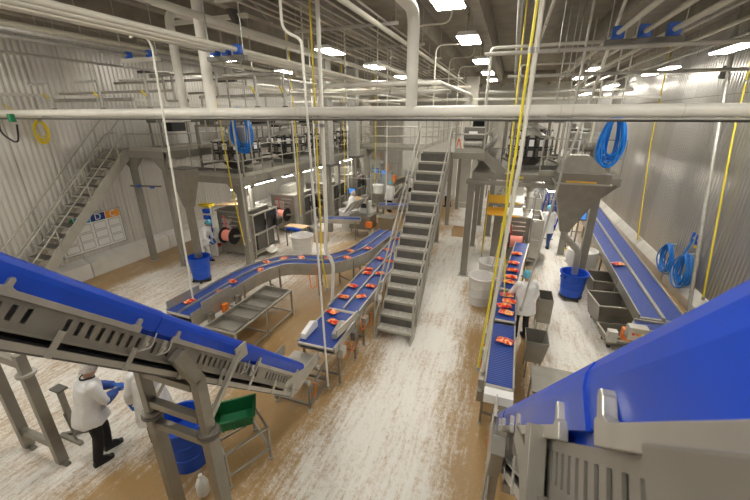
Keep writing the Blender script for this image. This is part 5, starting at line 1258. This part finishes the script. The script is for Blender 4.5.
# ------------------------------------------------------------------ more of the middle distance
def framed_machine(label, x, y, wx, wy, h, door='glass'):
    t = T('packing_machine', label, 'machine', (x, y, 0), 'framed packing machines')
    for a in (-1, 1):
        for b in (-1, 1): MB().bar((x+a*wx/2, y+b*wy/2, 0), (x+a*wx/2, y+b*wy/2, h), .06).build('frame_post', 'steel_light', t)
        MB().bar((x+a*wx/2, y-wy/2, h), (x+a*wx/2, y+wy/2, h), .06).build('frame_bar', 'steel_light', t)
        MB().bb(x+a*wx/2-.006, x+a*wx/2+.006, y-wy/2+.04, y+wy/2-.04, .9, h-.05).build('pane', door, t)
    for b in (-1, 1):
        for z in (.15, .85, h): MB().bar((x-wx/2, y+b*wy/2, z), (x+wx/2, y+b*wy/2, z), .05).build('frame_bar', 'steel_light', t)
    for k in range(2): MB().bb(x-wx/2+.04+k*wx/2, x-.04+k*wx/2, y-wy/2-.006, y-wy/2+.006, .9, h-.05).build('pane', door, t)
    MB().bb(x-wx/2+.05, x+wx/2-.05, y-wy/2+.05, y+wy/2-.05, .2, .85).build('base_cabinet', 'steel', t)
    MB().bb(x-wx/4, x+wx/4, y-wy/4, y+wy/4, .85, h*.8).build('mechanism', 'white_plastic', t)
    MB().bb(x-.25, x+.25, y-wy/2-.15, y-wy/2-.03, h-.35, h-.02).build('control_box', 'steel_light', t)
    MB().cyl((x+wx/2-.1, y, h), (x+wx/2-.1, y, h+.4), .03, n=8).build('signal_lamp', 'orange', t)
framed_machine('framed glass packing machine behind the slanted sorting machine', -6.9, 19.9, 1.2, 1.0, 2.0)
framed_machine('framed glass packing machine right of the clad columns', -5.2, 22.0, 1.3, .8, 1.9)
framed_machine('framed glass packing machine at the far right aisle', 2.0, 20.6, 1.2, 1.0, 2.0)
framed_machine('framed glass packing machine in the far left corner', -9.4, 25.6, 1.4, 1.0, 2.1)
for i, (x, y, m, lab) in enumerate(((-7.05, 12.75, 'cardboard', 'open brown carton on the floor beside small blue belt'), (-5.2, 15.3, 'cardboard', 'brown carton beside the square steel bin'), (-4.0, 17.4, 'white_plastic', 'white carton beside the far blue belt'), (-1.7, 15.6, 'cardboard', 'brown carton on the floor under the upper landing'))):
    t = T('carton', lab, 'box', (x, y, 0))
    for a in ((x-.25, x-.24, y-.2, y+.2), (x+.24, x+.25, y-.2, y+.2), (x-.24, x+.24, y-.2, y-.19), (x-.24, x+.24, y+.19, y+.2)): MB().bb(*a, 0, .38).build('side', m, t)
    MB().bb(x-.24, x+.24, y-.19, y+.19, 0, .01).build('bottom', m, t)
    MB().bar((x-.245, y, .38), (x-.36, y, .30), .38, .006).build('flap', m, t); MB().bar((x+.245, y, .38), (x+.36, y, .30), .38, .006).build('flap', m, t)
# sheet paper table beside second bagger
t = T('packing_table', 'low table with brown sheet and blue edge near white tub', 'table', (-7.8, 11.85, 0))
MB().bb(-8.15, -7.25, 11.75, 12.2, .82, .86).build('top', 'cardboard', t); MB().bb(-8.0, -7.4, 11.65, 11.75, .74, .84).build('edge_tray', 'blue_bin', t)
for x in (-8.1, -7.3):
    for y in (11.8, 12.15): MB().bar((x, y, 0), (x, y, .82), .04).build('leg', 'steel', t)
# waste hanging clear bag by the stairs
t = T('hanging_bag', 'clear plastic bag hanging at the foot of aisle stairs', 'bag', (-2.52, 7.25, .75))
MB().ell((-2.53, 7.3, .86), (.07, .08, .14), 12, 9).build('bag', 'bag_liner', t, True); MB().cyl((-2.53, 7.3, .98), (-2.50, 7.3, 1.08), .02, .035, n=8).build('neck', 'bag_liner', t)
# conduits with elbows over the left deck railing
for i, (x, y, z, lab) in enumerate(((-8.6, 8.9, 5.55, 'grey bent conduit over the front of the left deck'), (-7.4, 10.3, 5.7, 'grey bent conduit over the second weigher'), (-6.9, 12.8, 5.9, 'cream bent conduit over the third weigher'), (1.9, 10.6, 5.8, 'cream bent conduit over the right hopper'))):
    drop(lab, [(x, y+2.5, 7.6), (x, y+2.5, z), (x, y, z), (x, y+.0, 4.3)], .024, 'pipe_grey' if 'grey' in lab else 'pipe_cream', rad=.15)
